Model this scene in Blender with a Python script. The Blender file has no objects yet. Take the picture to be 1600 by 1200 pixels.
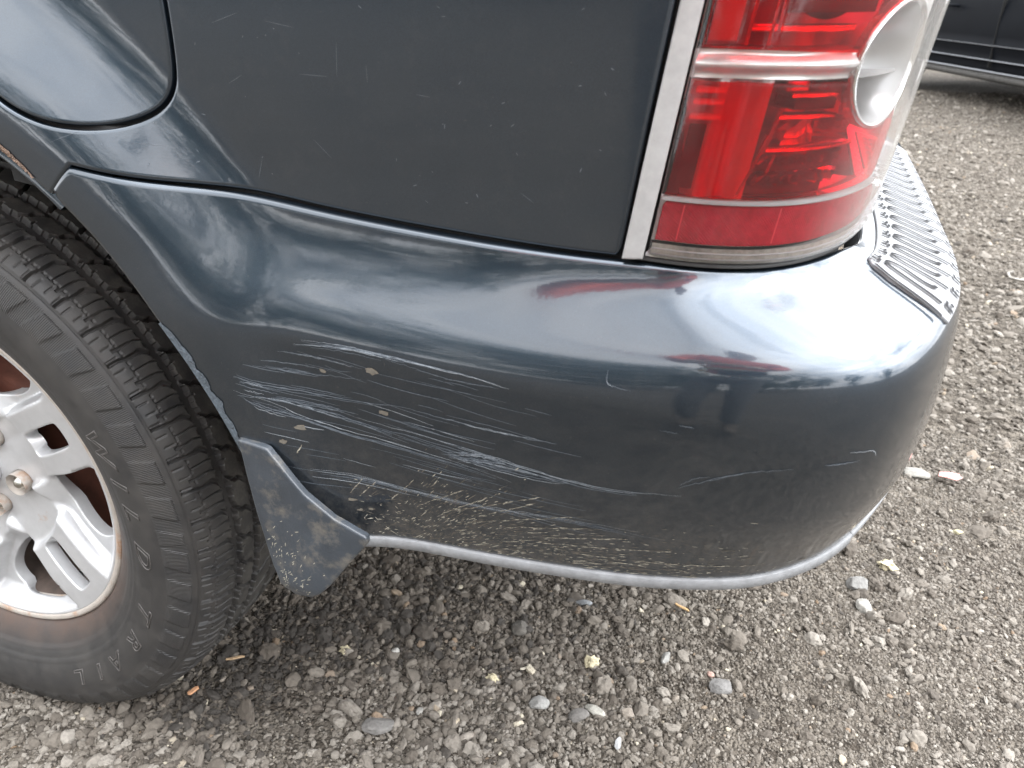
import bpy, bmesh, math, random
import numpy as np
from mathutils import Vector, Matrix, Euler
from mathutils.geometry import delaunay_2d_cdt
random.seed(7); rng=np.random.default_rng(7)
S=bpy.context.scene; COL=S.collection
# ------------------------------------------------------------------ camera
CAM=(0.91575743,-0.5238241,0.91166338); YAW,PITCH,ROLL=-0.33252469,0.46812296,-0.00212507
cd=bpy.data.cameras.new('camera'); cam=bpy.data.objects.new('camera',cd); COL.objects.link(cam)
cd.sensor_width=36; cd.lens=36*1250/1600; cd.clip_start=.01; cd.clip_end=600
_f=Vector((math.sin(YAW)*math.cos(PITCH),math.cos(YAW)*math.cos(PITCH),-math.sin(PITCH)))
_r=Vector((math.cos(YAW),-math.sin(YAW),0)); _u=_r.cross(_f)
_r2=math.cos(ROLL)*_r+math.sin(ROLL)*_u; _u2=-math.sin(ROLL)*_r+math.cos(ROLL)*_u
cam.matrix_world=Matrix(((_r2.x,_u2.x,-_f.x,CAM[0]),(_r2.y,_u2.y,-_f.y,CAM[1]),(_r2.z,_u2.z,-_f.z,CAM[2]),(0,0,0,1)))
cd.dof.use_dof=True; cd.dof.focus_distance=.80; cd.dof.aperture_fstop=11
S.camera=cam
# ------------------------------------------------------------------ sky, sun, exposure
SUN_EL,SUN_AZ=math.radians(60),math.radians(88)
W=bpy.data.worlds.new('World'); S.world=W; W.use_nodes=True; nt=W.node_tree; nt.nodes.clear()
def N(nt,t,**k):
    n=nt.nodes.new(t)
    for a,b in k.items():
        if a.startswith('i_'):
            key=a[2:]; n.inputs[int(key) if key.isdigit() else key.replace('_',' ')].default_value=b
        else: setattr(n,a,b)
    return n
sky=N(nt,'ShaderNodeTexSky',sky_type='NISHITA',sun_disc=False,sun_elevation=SUN_EL,sun_rotation=SUN_AZ,air_density=1.0,dust_density=1.5)
tc=N(nt,'ShaderNodeTexCoord')
sepv=N(nt,'ShaderNodeSeparateXYZ'); nt.links.new(tc.outputs['Generated'],sepv.inputs[0])
zc=N(nt,'ShaderNodeMath',operation='MAXIMUM',i_1=.24); nt.links.new(sepv.outputs[2],zc.inputs[0])
dv=N(nt,'ShaderNodeVectorMath',operation='DIVIDE'); cmb=N(nt,'ShaderNodeCombineXYZ')
for i in range(3): nt.links.new(zc.outputs[0],cmb.inputs[i])
nt.links.new(tc.outputs['Generated'],dv.inputs[0]); nt.links.new(cmb.outputs[0],dv.inputs[1])
no=N(nt,'ShaderNodeTexNoise',i_Scale=.9,i_Detail=6.0,i_Roughness=.6,i_Distortion=.4); nt.links.new(dv.outputs[0],no.inputs['Vector'])
rp=N(nt,'ShaderNodeValToRGB'); rp.color_ramp.elements[0].position=.24; rp.color_ramp.elements[1].position=.42
nt.links.new(no.outputs['Fac'],rp.inputs[0])
no2=N(nt,'ShaderNodeTexNoise',i_Scale=1.5,i_Detail=4.0,i_Roughness=.55); nt.links.new(dv.outputs[0],no2.inputs['Vector'])
rp2=N(nt,'ShaderNodeValToRGB'); e=rp2.color_ramp.elements
e[0].position=.35; e[0].color=(30,31.5,34,1); e[1].position=.62; e[1].color=(50,50,50,1)
nt.links.new(no2.outputs['Fac'],rp2.inputs[0])
mx=N(nt,'ShaderNodeMix',data_type='RGBA'); nt.links.new(rp.outputs[0],mx.inputs[0])
nt.links.new(sky.outputs[0],mx.inputs[6]); nt.links.new(rp2.outputs[0],mx.inputs[7])
# thin cloud is brighter around the veiled sun
sdir=(math.sin(SUN_AZ)*math.cos(SUN_EL),math.cos(SUN_AZ)*math.cos(SUN_EL),math.sin(SUN_EL))
dt=N(nt,'ShaderNodeVectorMath',operation='DOT_PRODUCT',i_1=sdir); nt.links.new(tc.outputs['Generated'],dt.inputs[0])
gm=N(nt,'ShaderNodeMapRange',interpolation_type='SMOOTHSTEP',i_1=.45,i_2=.95,i_3=1.,i_4=3.0); nt.links.new(dt.outputs['Value'],gm.inputs[0])
gs=N(nt,'ShaderNodeVectorMath',operation='SCALE'); nt.links.new(rp2.outputs[0],gs.inputs[0]); nt.links.new(gm.outputs[0],gs.inputs['Scale']); nt.links.new(gs.outputs[0],mx.inputs[7])
bg=N(nt,'ShaderNodeBackground',i_Strength=.10); nt.links.new(mx.outputs[2],bg.inputs[0])
ow=N(nt,'ShaderNodeOutputWorld'); nt.links.new(bg.outputs[0],ow.inputs[0])
sd=bpy.data.lights.new('sun','SUN'); sun=bpy.data.objects.new('sun',sd); COL.objects.link(sun)
sd.energy=1.5; sd.angle=math.radians(26); sd.color=(1,.96,.9)
# sky sun_rotation is measured clockwise from +Y
_sd=Vector((math.sin(SUN_AZ)*math.cos(SUN_EL),math.cos(SUN_AZ)*math.cos(SUN_EL),math.sin(SUN_EL)))
sun.rotation_euler=_sd.to_track_quat('Z','Y').to_euler()
S.view_settings.view_transform='Standard'; S.view_settings.look='None'
S.view_settings.exposure=-0.2; S.view_settings.gamma=1; S.view_settings.use_curve_mapping=False
# ------------------------------------------------------------------ measured shapes
RA=.528; WZ=.362
def sstep(a,b,x):
    t=np.clip((np.asarray(x,float)-a)/(b-a),0,1); return t*t*(3-2*t)
def pchip(xk,yk,x):
    xk=np.asarray(xk,float);yk=np.asarray(yk,float);h=np.diff(xk)
    sh=(-1,)+(1,)*(yk.ndim-1); hh=h.reshape(sh); dl=np.diff(yk,axis=0)/hh
    d=np.zeros_like(yk)
    w1=2*hh[1:]+hh[:-1];w2=hh[1:]+2*hh[:-1]
    ok=dl[1:]*dl[:-1]>0
    with np.errstate(all='ignore'):
        d[1:-1]=np.where(ok,(w1+w2)/(w1/np.where(dl[:-1]==0,1,dl[:-1])+w2/np.where(dl[1:]==0,1,dl[1:])),0)
    d[0]=dl[0];d[-1]=dl[-1]
    return herm(xk,yk,d,x)
def herm(xk,yk,d,x):
    x=np.asarray(x,float); i=np.clip(np.searchsorted(xk,x,side='right')-1,0,len(xk)-2)
    s2=x.shape+(1,)*(yk.ndim-1)
    h=(xk[i+1]-xk[i]).reshape(s2); t=((x-xk[i])/(xk[i+1]-xk[i])).reshape(s2)
    return yk[i]*(2*t**3-3*t**2+1)+yk[i+1]*(-2*t**3+3*t**2)+h*(d[i]*(t**3-2*t**2+t)+d[i+1]*(t**3-t**2))
def catm(xk,yk,x):
    xk=np.asarray(xk,float);yk=np.asarray(yk,float)
    d=np.gradient(yk,xk,axis=0); return herm(xk,yk,d,x)
def pflare(x,z):
    d=np.hypot(x,np.asarray(z)-WZ)-RA; t=np.clip((d-.014)/.136,0,1)
    return .044*(1-t*t*t*(t*(t*6-15)+10))
def ypanel(x,z):
    x=np.asarray(x,float);z=np.asarray(z,float)
    return .010-.028*np.clip(z-.78,0,.3) - pflare(x,z)
# --- rear bumper stations: lip(x,y,z) crease(x,y,z) bottom(x,y,z) cornerness rearness
ST=np.array([
# lx   ly    lz    cx    cy    cz    bx    by    bz   cf rf
(.20,.007,.798, .20,-.028,.665, .20,-.008,.462, 0,0),
(.30,.007,.792, .30,-.028,.665, .30,-.008,.462, 0,0),
(.36,.007,.783,.36,-.028,.663, .36,-.008,.462, 0,0),
(.42,.007,.773, .42,-.028,.661, .42,-.008,.462, 0,0),
(.51,.007,.762, .51,-.028,.659, .51,-.008,.462, 0,0),
(.574,.007,.7535,.574,-.029,.656,.574,-.008,.463,0,0),
(.68,.007,.7435,.68,-.031,.651,.68,-.009,.466, 0,0),
(.78,.0055,.7375,.78,-.034,.649,.78,-.010,.472, .1,0),
(.825,.0055,.737,.84,-.037,.650,.85,-.008,.478, .25,0),
(.855,.0055,.737,.882,-.040,.651,.897,.000,.482, .45,0),
(.885,.013,.737,.920,-.039,.651,.930,.011,.484, .7,0),
(.910,.025,.737,.955,-.034,.652,.958,.030,.485, .9,0),
(.932,.043,.737,.985,-.022,.653,.984,.055,.486, 1,0),
(.948,.063,.737,1.008,-.002,.654,1.006,.088,.487,1,0),
(.958,.083,.737,1.027,.030,.655,1.024,.128,.488,1,.1),
(.966,.105,.735,1.043,.075,.656,1.041,.170,.489,1,.6),
(.973,.135,.730,1.055,.130,.656,1.055,.215,.490,1,1),
(.978,.200,.727,1.063,.200,.656,1.064,.27,.490,1,1),
(.980,.350,.724,1.068,.350,.656,1.069,.38,.490,1,1),
(.982,.900,.720,1.070,.900,.656,1.070,.90,.490,1,1)])
SARC=np.concatenate([[0],np.cumsum(np.hypot(np.diff(ST[:,3]),np.diff(ST[:,4])))])+ST[0,3]
WK=np.array([0,.008,.012,.040,.070,.088,.096,.104,.185,.285])
WMAX=.285
QS=np.array([0,.02,.06,.46,.82,.965,1.0,.995])
ZS=np.array([0,.07,.13,.47,.76,.93,1.0,1.07])   # fraction of lip->crease drop, side
QC=np.array([0,.02,.08,.55,.935,.99,1.0,.995]); ZC=np.array([0,.06,.10,.30,.56,.80,1.0,1.1])
QR=np.array([0,.03,.10,.52,.95,1.0,1.0,.995]); ZR=np.array([0,.02,.04,.2,.46,.75,1.0,1.1])
def bump_raw(s,w):
    s=np.asarray(s,float);w=np.asarray(w,float)
    s,w=np.broadcast_arrays(s,w); sh=s.shape; s=s.ravel();w=w.ravel()
    V=catm(SARC,ST,s)
    L=V[:,0:3];C=V[:,3:6];B=V[:,6:9];cf=np.clip(V[:,9:10],0,1);rf=np.clip(V[:,10:11],0,1)
    q=QS*(1-cf)+QC*cf; q=q*(1-rf)+QR*rf
    zf=ZS*(1-cf)+ZC*cf; zf=zf*(1-rf)+ZR*rf
    n=len(s); lv=np.zeros((10,n,3))
    for k in range(8):
        lv[k,:,:2]=L[:,:2]+(C[:,:2]-L[:,:2])*q[:,k:k+1]
        lv[k,:,2]=L[:,2]+(C[:,2]-L[:,2])*zf[:,k]
    lv[8]=C*.5+B*.5; lv[8,:,:2]+= (C[:,:2]-B[:,:2])*.22
    lv[9]=B
    # pchip across w, vectorised per point
    out=np.empty((n,3)); h=np.diff(WK)[:,None,None]; dl=np.diff(lv,axis=0)/h
    d=np.zeros_like(lv); w1=2*h[1:]+h[:-1];w2=h[1:]+2*h[:-1]; ok=dl[1:]*dl[:-1]>0
    with np.errstate(all='ignore'):
        d[1:-1]=np.where(ok,(w1+w2)/(w1/np.where(dl[:-1]==0,1,dl[:-1])+w2/np.where(dl[1:]==0,1,dl[1:])),0)
    d[0]=dl[0];d[-1]=dl[-1]
    i=np.clip(np.searchsorted(WK,w,side='right')-1,0,8); a=np.arange(n)
    hh=(WK[i+1]-WK[i])[:,None]; t=((w-WK[i])/(WK[i+1]-WK[i]))[:,None]
    out=lv[i,a]*(2*t**3-3*t**2+1)+lv[i+1,a]*(-2*t**3+3*t**2)+hh*(d[i,a]*(t**3-2*t**2+t)+d[i+1,a]*(t**3-t**2))
    x,y,z=out.T
    P=.010-y; F=pflare(x,z); k=.028
    m=np.clip(.5+.5*(F-P)/k,0,1); sm=P*(1-m)+F*m+k*m*(1-m)
    wt=1-sstep(.70,.80,x)
    y2=.010-sm
    y=y*(1-wt)+y2*wt
    return np.stack([x,y,z],1).reshape(sh+(3,))
# the section curves are faired once on a fine grid and read back through a cubic B-spline
_hs,_hw,_s0,_w0,_ns,_nw=.0024,.0015,.14,-.018,820,214
def _table():
    S_=_s0+_hs*np.arange(_ns); W_=_w0+_hw*np.arange(_nw); s,w=np.meshgrid(S_,W_,indexing='ij')
    lo=w<0; hi=w>WMAX; P=bump_raw(s,np.where(lo,-w,np.where(hi,2*WMAX-w,w)))
    e=np.where(lo[...,None],bump_raw(S_,np.zeros(_ns))[:,None],bump_raw(S_,np.full(_ns,WMAX))[:,None]); P=np.where((lo|hi)[...,None],2*e-P,P)
    for ax,sg in ((0,.013/_hs),(1,.0050/_hw)):
        r=int(3*sg)+1; k=np.exp(-.5*(np.arange(-r,r+1)/sg)**2); k/=k.sum(); pad=[(0,0)]*3; pad[ax]=(r,r); Q=np.pad(P,pad,mode='reflect',reflect_type='odd')
        n=P.shape[ax]; P=sum(kk*(Q[j:j+n] if ax==0 else Q[:,j:j+n]) for j,kk in enumerate(k))
    return P
_TB=_table()
def bump(s,w):
    s=np.asarray(s,float);w=np.asarray(w,float); s,w=np.broadcast_arrays(s,w)
    a=np.clip((s-_s0)/_hs,1.001,_ns-3.001); b=np.clip((w-_w0)/_hw,1.001,_nw-3.001); i=a.astype(int); j=b.astype(int); u=a-i; v=b-j
    B=lambda t:((1-t)**3/6,(3*t**3-6*t*t+4)/6,(-3*t**3+3*t*t+3*t+1)/6,t**3/6)
    bu,bv=B(u),B(v); out=0
    for p in range(4):
        for q in range(4): out=out+(bu[p]*bv[q])[...,None]*_TB[i+p-1,j+q-1]
    return out
LPT=np.array([(.829,.004),(.86,.001),(.885,.004),(.91,.014),(.930,.030),(.948,.055),(.962,.085),(.972,.12),(.980,.16),(.985,.2),(.988,.24)])
LS=np.concatenate([[0],np.cumsum(np.hypot(*np.diff(LPT,axis=0).T))])
def lamp(s,z,off=0.):
    s=np.asarray(s,float);z=np.asarray(z,float)
    P=catm(LS,LPT,s);Q=catm(LS,LPT,s+.002)
    T=Q-P;T/=np.linalg.norm(T,axis=-1,keepdims=True)
    x=P[...,0]-T[...,1]*off; y=P[...,1]+T[...,0]*off
    h=z-.742
    return np.stack([x+.15*h,y+.05*h,z],-1)
# ------------------------------------------------------------------ helpers
def tag(o,label=None,cat=None,group=None,kind=None):
    for k,v in (('label',label),('category',cat),('group',group),('kind',kind)):
        if v: o[k]=v
    return o
def empty(name,loc=(0,0,0),rz=0,parent=None):
    o=bpy.data.objects.new(name,None); COL.objects.link(o); o.location=loc; o.rotation_euler=(0,0,rz)
    if parent: o.parent=parent
    o.empty_display_size=.1
    return o
def link(name,me,mat=None,parent=None,smooth=True):
    if mat is not None and not me.materials: me.materials.append(mat)
    if smooth: me.shade_smooth()
    o=bpy.data.objects.new(name,me); COL.objects.link(o)
    if parent: o.parent=parent
    return o
def mesh(name,V,F,mat=None,parent=None,smooth=True):
    me=bpy.data.meshes.new(name)
    V=[tuple(map(float,v)) for v in V] if not isinstance(V,list) else V
    me.from_pydata(V,[],F); me.update()
    return link(name,me,mat,parent,smooth)
def gridmesh(name,P,mat,parent=None,closed_u=False,smooth=True,flip=False):
    nu,nv=P.shape[:2]; me=bpy.data.meshes.new(name)
    me.vertices.add(nu*nv); me.vertices.foreach_set('co',P.reshape(-1).astype(np.float32))
    u=np.arange(nu if closed_u else nu-1); v=np.arange(nv-1)
    U,Vv=np.meshgrid(u,v,indexing='ij'); U2=(U+1)%nu
    q=np.stack([U*nv+Vv,U2*nv+Vv,U2*nv+Vv+1,U*nv+Vv+1],-1).reshape(-1,4)
    if flip: q=q[:,::-1]
    n=len(q); me.loops.add(n*4); me.loops.foreach_set('vertex_index',q.reshape(-1).astype(np.int32))
    me.polygons.add(n); me.polygons.foreach_set('loop_start',np.arange(n,dtype=np.int32)*4)
    me.update(calc_edges=True); me.validate()
    return link(name,me,mat,parent,smooth)
def bevel(o,w,seg=2,ang=35):
    m=o.modifiers.new('bevel','BEVEL'); m.width=w; m.segments=seg; m.limit_method='ANGLE'; m.angle_limit=math.radians(ang); m.harden_normals=False
    return o
def box(name,lo,hi,mat,parent=None,bw=0):
    x0,y0,z0=lo;x1,y1,z1=hi
    V=[(x0,y0,z0),(x1,y0,z0),(x1,y1,z0),(x0,y1,z0),(x0,y0,z1),(x1,y0,z1),(x1,y1,z1),(x0,y1,z1)]
    F=[(3,2,1,0),(4,5,6,7),(0,1,5,4),(1,2,6,5),(2,3,7,6),(3,0,4,7)]
    o=mesh(name,V,F,mat,parent,smooth=False)
    if bw: bevel(o,bw)
    return o
def tube(name,pts,r,mat,parent=None,n=10,cap=True):
    P=np.array(pts,float); T=np.gradient(P,axis=0); T/=np.linalg.norm(T,axis=1)[:,None]
    ref=np.array([0,0,1.]) if abs(T[0][2])<.9 else np.array([1.,0,0]); rr=np.full(len(P),r) if np.isscalar(r) else np.array(r)
    A=np.cross(T,ref); A/=np.linalg.norm(A,axis=1)[:,None]; B=np.cross(T,A)
    a=np.linspace(0,2*np.pi,n,endpoint=False)
    V=[tuple(P[i]+rr[i]*(math.cos(t)*A[i]+math.sin(t)*B[i])) for i in range(len(P)) for t in a]
    F=[(i*n+j,i*n+(j+1)%n,(i+1)*n+(j+1)%n,(i+1)*n+j) for i in range(len(P)-1) for j in range(n)]
    if cap: F+= [tuple(range(n))[::-1], tuple((len(P)-1)*n+j for j in range(n))]
    return mesh(name,V,F,mat,parent)
def lathe_y(name,prof,mat,parent,c=(0,WZ),n=96,smooth=True):
    a=np.linspace(0,2*np.pi,n,endpoint=False); prof=np.array(prof,float)
    P=np.stack([np.stack([c[0]+r*np.cos(a),np.full(n,y),c[1]+r*np.sin(a)],-1) for r,y in prof],1)
    return gridmesh(name,P,mat,parent,closed_u=True,smooth=smooth,flip=True)
def resample(P,step,closed=True):
    P=np.array(P,float); Q=np.vstack([P,P[:1]]) if closed else P
    L=np.concatenate([[0],np.cumsum(np.hypot(*np.diff(Q,axis=0).T))]); n=max(int(L[-1]/step),4)
    t=np.linspace(0,L[-1],n,endpoint=not closed)
    return np.stack([np.interp(t,L,Q[:,0]),np.interp(t,L,Q[:,1])],1)
def area2(P): x,y=P.T; return (x*np.roll(y,-1)-y*np.roll(x,-1)).sum()/2
def offset_poly(P,d):     # positive d = to the left of travel
    T=np.roll(P,-1,0)-np.roll(P,1,0); T/=np.linalg.norm(T,axis=1)[:,None]+1e-12
    return P+d*np.stack([-T[:,1],T[:,0]],1)
def inside(P,Q):
    x,y=Q[:,0],Q[:,1]; r=np.zeros(len(Q),bool); n=len(P); j=n-1
    for i in range(n):
        xi,yi=P[i];xj,yj=P[j]
        if yi!=yj:
            r^=((yi>y)!=(yj>y))&(x<(xj-xi)*(y-yi)/(yj-yi)+xi)
        j=i
    return r
def chaikin(P,n=3):
    P=np.array(P,float)
    for _ in range(n):
        Q=np.roll(P,-1,0); P=np.stack([.75*P+.25*Q,.25*P+.75*Q],1).reshape(-1,2)
    return P
def surf_normal(surf,a,b,e=4e-4):
    p=surf(a,b); u=surf(a+e,b)-p; v=surf(a,b+e)-p
    n=np.cross(u,v); return n/(np.linalg.norm(n,axis=-1,keepdims=True)+1e-12)
def panel(name,outline,holes,surf,mat,parent,step=.006,edge=.004,R=.0025,depth=.012,sgn=1):
    """sheet of metal over surf(a,b), rolled edges and a returned flange; sgn*normal is outward"""
    rings=[0,R*.15,R*.45,R,R+.0010]; loops=[]
    for k,L in enumerate([outline]+list(holes)):
        L=resample(L,edge)
        if (area2(L)>0)!=(k==0): L=L[::-1]
        loops.append(L)         # interior always on the left
    Vab=[];roll=[];F=[];base=[]
    def rl(d): return R-math.sqrt(max(R*R-(R-min(d,R))**2,0))
    skirt=[]
    for L in loops:
        n=len(L); ids=[]
        sk=len(Vab); Vab+=L.tolist(); roll+=[R+depth]*n
        sk2=len(Vab); Vab+=L.tolist(); roll+=[R]*n
        prev=sk2
        F+=[(sk+i,sk+(i+1)%n,sk2+(i+1)%n,sk2+i) for i in range(n)]
        for d in rings[1:]:
            cur=len(Vab); Vab+=offset_poly(L,d).tolist(); roll+=[rl(d)]*n
            F+=[(prev+i,prev+(i+1)%n,cur+(i+1)%n,cur+i) for i in range(n)]
            prev=cur
        base.append((prev,n))
    lo=loops[0].min(0);hi=loops[0].max(0)
    gx=np.arange(lo[0],hi[0],step);gy=np.arange(lo[1],hi[1],step)
    G=np.stack(np.meshgrid(gx,gy,indexing='ij'),-1).reshape(-1,2)+step*.37
    m=inside(loops[0],G)
    for h in loops[1:]: m&=~inside(h,G)
    G=G[m]; allL=np.vstack(loops); keep=np.ones(len(G),bool)
    for i in range(0,len(G),2000):
        g=G[i:i+2000]; d=np.sqrt(((g[:,None]-allL[None])**2).sum(-1)).min(1); keep[i:i+2000]=d>R+.0010+.5*edge
    G=G[keep]
    pts=[];mp=[];ce=[]
    for b,n in base:
        o=len(pts); pts+=[Vab[b+i] for i in range(n)]; mp+=[b+i for i in range(n)]; ce+=[(o+i,o+(i+1)%n) for i in range(n)]
    g0=len(Vab); Vab+=G.tolist(); roll+=[0]*len(G); pts+=G.tolist(); mp+=[g0+i for i in range(len(G))]
    r=delaunay_2d_cdt([Vector(p) for p in pts],ce,[],0,1e-7)
    vo,fo,orig=r[0],r[2],r[3]
    nm={}
    for i,ov in enumerate(orig):
        if ov: nm[i]=mp[ov[0]]
        else:
            nm[i]=len(Vab); Vab.append(list(vo[i])); roll.append(0)
    ib=[np.array([Vab[b+i] for i in range(n)]) for b,n in base]
    T=np.array([f for f in fo if len(f)==3]); co=np.array([tuple(v) for v in vo]); cen=co[T].mean(1)
    ok=inside(ib[0],cen)
    for h in ib[1:]: ok&=~inside(h,cen)
    F+=[(nm[a],nm[b],nm[c]) for a,b,c in T[ok].tolist()]
    A=np.array(Vab,float); P=surf(A[:,0],A[:,1]); n=surf_normal(surf,A[:,0],A[:,1])*sgn
    P=P-n*np.array(roll)[:,None]
    if sgn<0: F=[f[::-1] for f in F]
    return mesh(name,P.tolist(),F,mat,parent)
def ribbon_verts(ab,w,surf,off,sgn,taper=True,aniso=False):
    ab=np.array(ab,float); n=len(ab)
    T=np.gradient(ab,axis=0); T/=np.linalg.norm(T,axis=1)[:,None]+1e-9; Nn=np.stack([-T[:,1],T[:,0]],1)
    ww=(np.sin(np.linspace(.12,np.pi-.12,n))**.5 if taper else np.ones(n))*w/2
    if aniso: ww=ww*(1.75*np.abs(T[:,1])+.55*np.abs(T[:,0]))     # grooves run wider across the step than along it
    L=ab+Nn*ww[:,None];Rr=ab-Nn*ww[:,None]
    Q=np.concatenate([L,Rr]); P=surf(Q[:,0],Q[:,1]); nn=surf_normal(surf,Q[:,0],Q[:,1])*sgn
    return P+nn*off, [(i,i+1,n+i+1,n+i) if sgn<0 else (i,n+i,n+i+1,i+1) for i in range(n-1)]
class Acc:
    def __init__(s): s.V=[];s.F=[]
    def add(s,P,F):
        o=len(s.V); s.V+=[tuple(map(float,p)) for p in P]; s.F+=[tuple(o+i for i in f) for f in F]
    def build(s,name,mat,parent=None,smooth=False): return mesh(name,s.V,s.F,mat,parent,smooth)
# ------------------------------------------------------------------ materials
def M_(name): 
    m=bpy.data.materials.new(name); m.use_nodes=True; m.node_tree.nodes.clear(); return m,m.node_tree
def out(nt,sh,disp=None):
    o=N(nt,'ShaderNodeOutputMaterial'); nt.links.new(sh,o.inputs[0]); return o
def princ(name,col,rough=.5,metal=0,coat=0,coat_r=.03,spec=.5,var=0,vscale=30,bump=0,bscale=200,rvar=0,dirt=None,coords='Object'):
    m,t=M_(name); b=N(t,'ShaderNodeBsdfPrincipled'); c4=(*col,1)
    b.inputs['Base Color'].default_value=c4; b.inputs['Roughness'].default_value=rough; b.inputs['Metallic'].default_value=metal
    b.inputs['Coat Weight'].default_value=coat; b.inputs['Coat Roughness'].default_value=coat_r; b.inputs['Specular IOR Level'].default_value=spec
    tcn=N(t,'ShaderNodeTexCoord')
    if var or rvar:
        n=N(t,'ShaderNodeTexNoise',i_Scale=vscale,i_Detail=6.,i_Roughness=.65); t.links.new(tcn.outputs[coords],n.inputs['Vector'])
    if var:
        r=N(t,'ShaderNodeValToRGB'); r.color_ramp.elements[0].position=.3; r.color_ramp.elements[1].position=.7
        r.color_ramp.elements[0].color=(*[x*(1-var) for x in col],1); r.color_ramp.elements[1].color=(*[min(1,x*(1+var)) for x in col],1)
        t.links.new(n.outputs['Fac'],r.inputs[0]); src=r.outputs[0]
        if dirt:
            dcol,dsc,dlo,dhi=dirt
            n3=N(t,'ShaderNodeTexNoise',i_Scale=dsc,i_Detail=8.,i_Roughness=.7); t.links.new(tcn.outputs[coords],n3.inputs['Vector'])
            mr=N(t,'ShaderNodeMapRange',i_1=dlo,i_2=dhi); t.links.new(n3.outputs['Fac'],mr.inputs[0])
            mx=N(t,'ShaderNodeMix',data_type='RGBA'); t.links.new(mr.outputs[0],mx.inputs[0]); t.links.new(src,mx.inputs[6]); mx.inputs[7].default_value=(*dcol,1); src=mx.outputs[2]
        t.links.new(src,b.inputs['Base Color'])
    if rvar:
        mr=N(t,'ShaderNodeMapRange',i_1=.3,i_2=.7,i_3=max(rough-rvar,0),i_4=rough+rvar); t.links.new(n.outputs['Fac'],mr.inputs[0]); t.links.new(mr.outputs[0],b.inputs['Roughness'])
    if bump:
        n2=N(t,'ShaderNodeTexNoise',i_Scale=bscale,i_Detail=5.); t.links.new(tcn.outputs[coords],n2.inputs['Vector'])
        bp=N(t,'ShaderNodeBump',i_Strength=bump,i_Distance=.002); t.links.new(n2.outputs['Fac'],bp.inputs['Height']); t.links.new(bp.outputs[0],b.inputs['Normal'])
    out(t,b.outputs[0]); return m
def paint(name,col,dust=.5,low=True):
    """metallic base under clear coat, a film of dust, faint handling marks and, low down, road dirt"""
    m,t=M_(name); b=N(t,'ShaderNodeBsdfPrincipled'); tcn=N(t,'ShaderNodeTexCoord')
    vo=N(t,'ShaderNodeTexVoronoi',i_Scale=2600.); t.links.new(tcn.outputs['Object'],vo.inputs['Vector'])
    mrf=N(t,'ShaderNodeMapRange',i_1=0.,i_2=1.,i_3=.82,i_4=1.2); t.links.new(vo.outputs['Color'],mrf.inputs[0])
    big=N(t,'ShaderNodeTexNoise',i_Scale=7.,i_Detail=4.); t.links.new(tcn.outputs['Object'],big.inputs['Vector'])
    sc=N(t,'ShaderNodeVectorMath',operation='SCALE'); sc.inputs[0].default_value=col; t.links.new(mrf.outputs[0],sc.inputs['Scale'])
    # dust: fine blotches
    n1=N(t,'ShaderNodeTexNoise',i_Scale=38.,i_Detail=9.,i_Roughness=.75); t.links.new(tcn.outputs['Object'],n1.inputs['Vector'])
    m1=N(t,'ShaderNodeMapRange',i_1=.52,i_2=.80,i_3=0.,i_4=.16*dust); t.links.new(n1.outputs['Fac'],m1.inputs[0])
    sp=N(t,'ShaderNodeTexNoise',i_Scale=420.,i_Detail=2.); t.links.new(tcn.outputs['Object'],sp.inputs['Vector'])
    m2=N(t,'ShaderNodeMapRange',i_1=.70,i_2=.78,i_3=0.,i_4=.30*dust); t.links.new(sp.outputs['Fac'],m2.inputs[0])
    ad=N(t,'ShaderNodeMath',operation='MAXIMUM'); t.links.new(m1.outputs[0],ad.inputs[0]); t.links.new(m2.outputs[0],ad.inputs[1])
    src=ad.outputs[0]
    if low:
        sx=N(t,'ShaderNodeSeparateXYZ'); t.links.new(tcn.outputs['Object'],sx.inputs[0])
        mz=N(t,'ShaderNodeMapRange',i_1=.60,i_2=.47,i_3=0.,i_4=1.); t.links.new(sx.outputs[2],mz.inputs[0])
        n3=N(t,'ShaderNodeTexNoise',i_Scale=60.,i_Detail=10.,i_Roughness=.8); t.links.new(tcn.outputs['Object'],n3.inputs['Vector'])
        m3=N(t,'ShaderNodeMapRange',i_1=.40,i_2=.72,i_3=.08,i_4=.62); t.links.new(n3.outputs['Fac'],m3.inputs[0])
        mu=N(t,'ShaderNodeMath',operation='MULTIPLY'); t.links.new(mz.outputs[0],mu.inputs[0]); t.links.new(m3.outputs[0],mu.inputs[1])
        a2=N(t,'ShaderNodeMath',operation='ADD',use_clamp=True); t.links.new(src,a2.inputs[0]); t.links.new(mu.outputs[0],a2.inputs[1]); src=a2.outputs[0]
    mx=N(t,'ShaderNodeMix',data_type='RGBA'); t.links.new(src,mx.inputs[0]); t.links.new(sc.outputs[0],mx.inputs[6]); mx.inputs[7].default_value=(.16,.135,.105,1)
    t.links.new(mx.outputs[2],b.inputs['Base Color'])
    im=N(t,'ShaderNodeMath',operation='SUBTRACT',i_0=1.,use_clamp=True); t.links.new(src,im.inputs[1])
    me=N(t,'ShaderNodeMath',operation='MULTIPLY',i_1=.85); t.links.new(im.outputs[0],me.inputs[0]); t.links.new(me.outputs[0],b.inputs['Metallic'])
    b.inputs['Roughness'].default_value=.34
    cw=N(t,'ShaderNodeMapRange',i_1=0.,i_2=.5,i_3=1.,i_4=.15); t.links.new(src,cw.inputs[0]); t.links.new(cw.outputs[0],b.inputs['Coat Weight'])
    cr=N(t,'ShaderNodeMapRange',i_1=.3,i_2=.75,i_3=.045,i_4=.11); t.links.new(n1.outputs['Fac'],cr.inputs[0]); t.links.new(cr.outputs[0],b.inputs['Coat Roughness'])
    b.inputs['Coat IOR'].default_value=1.7
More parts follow.
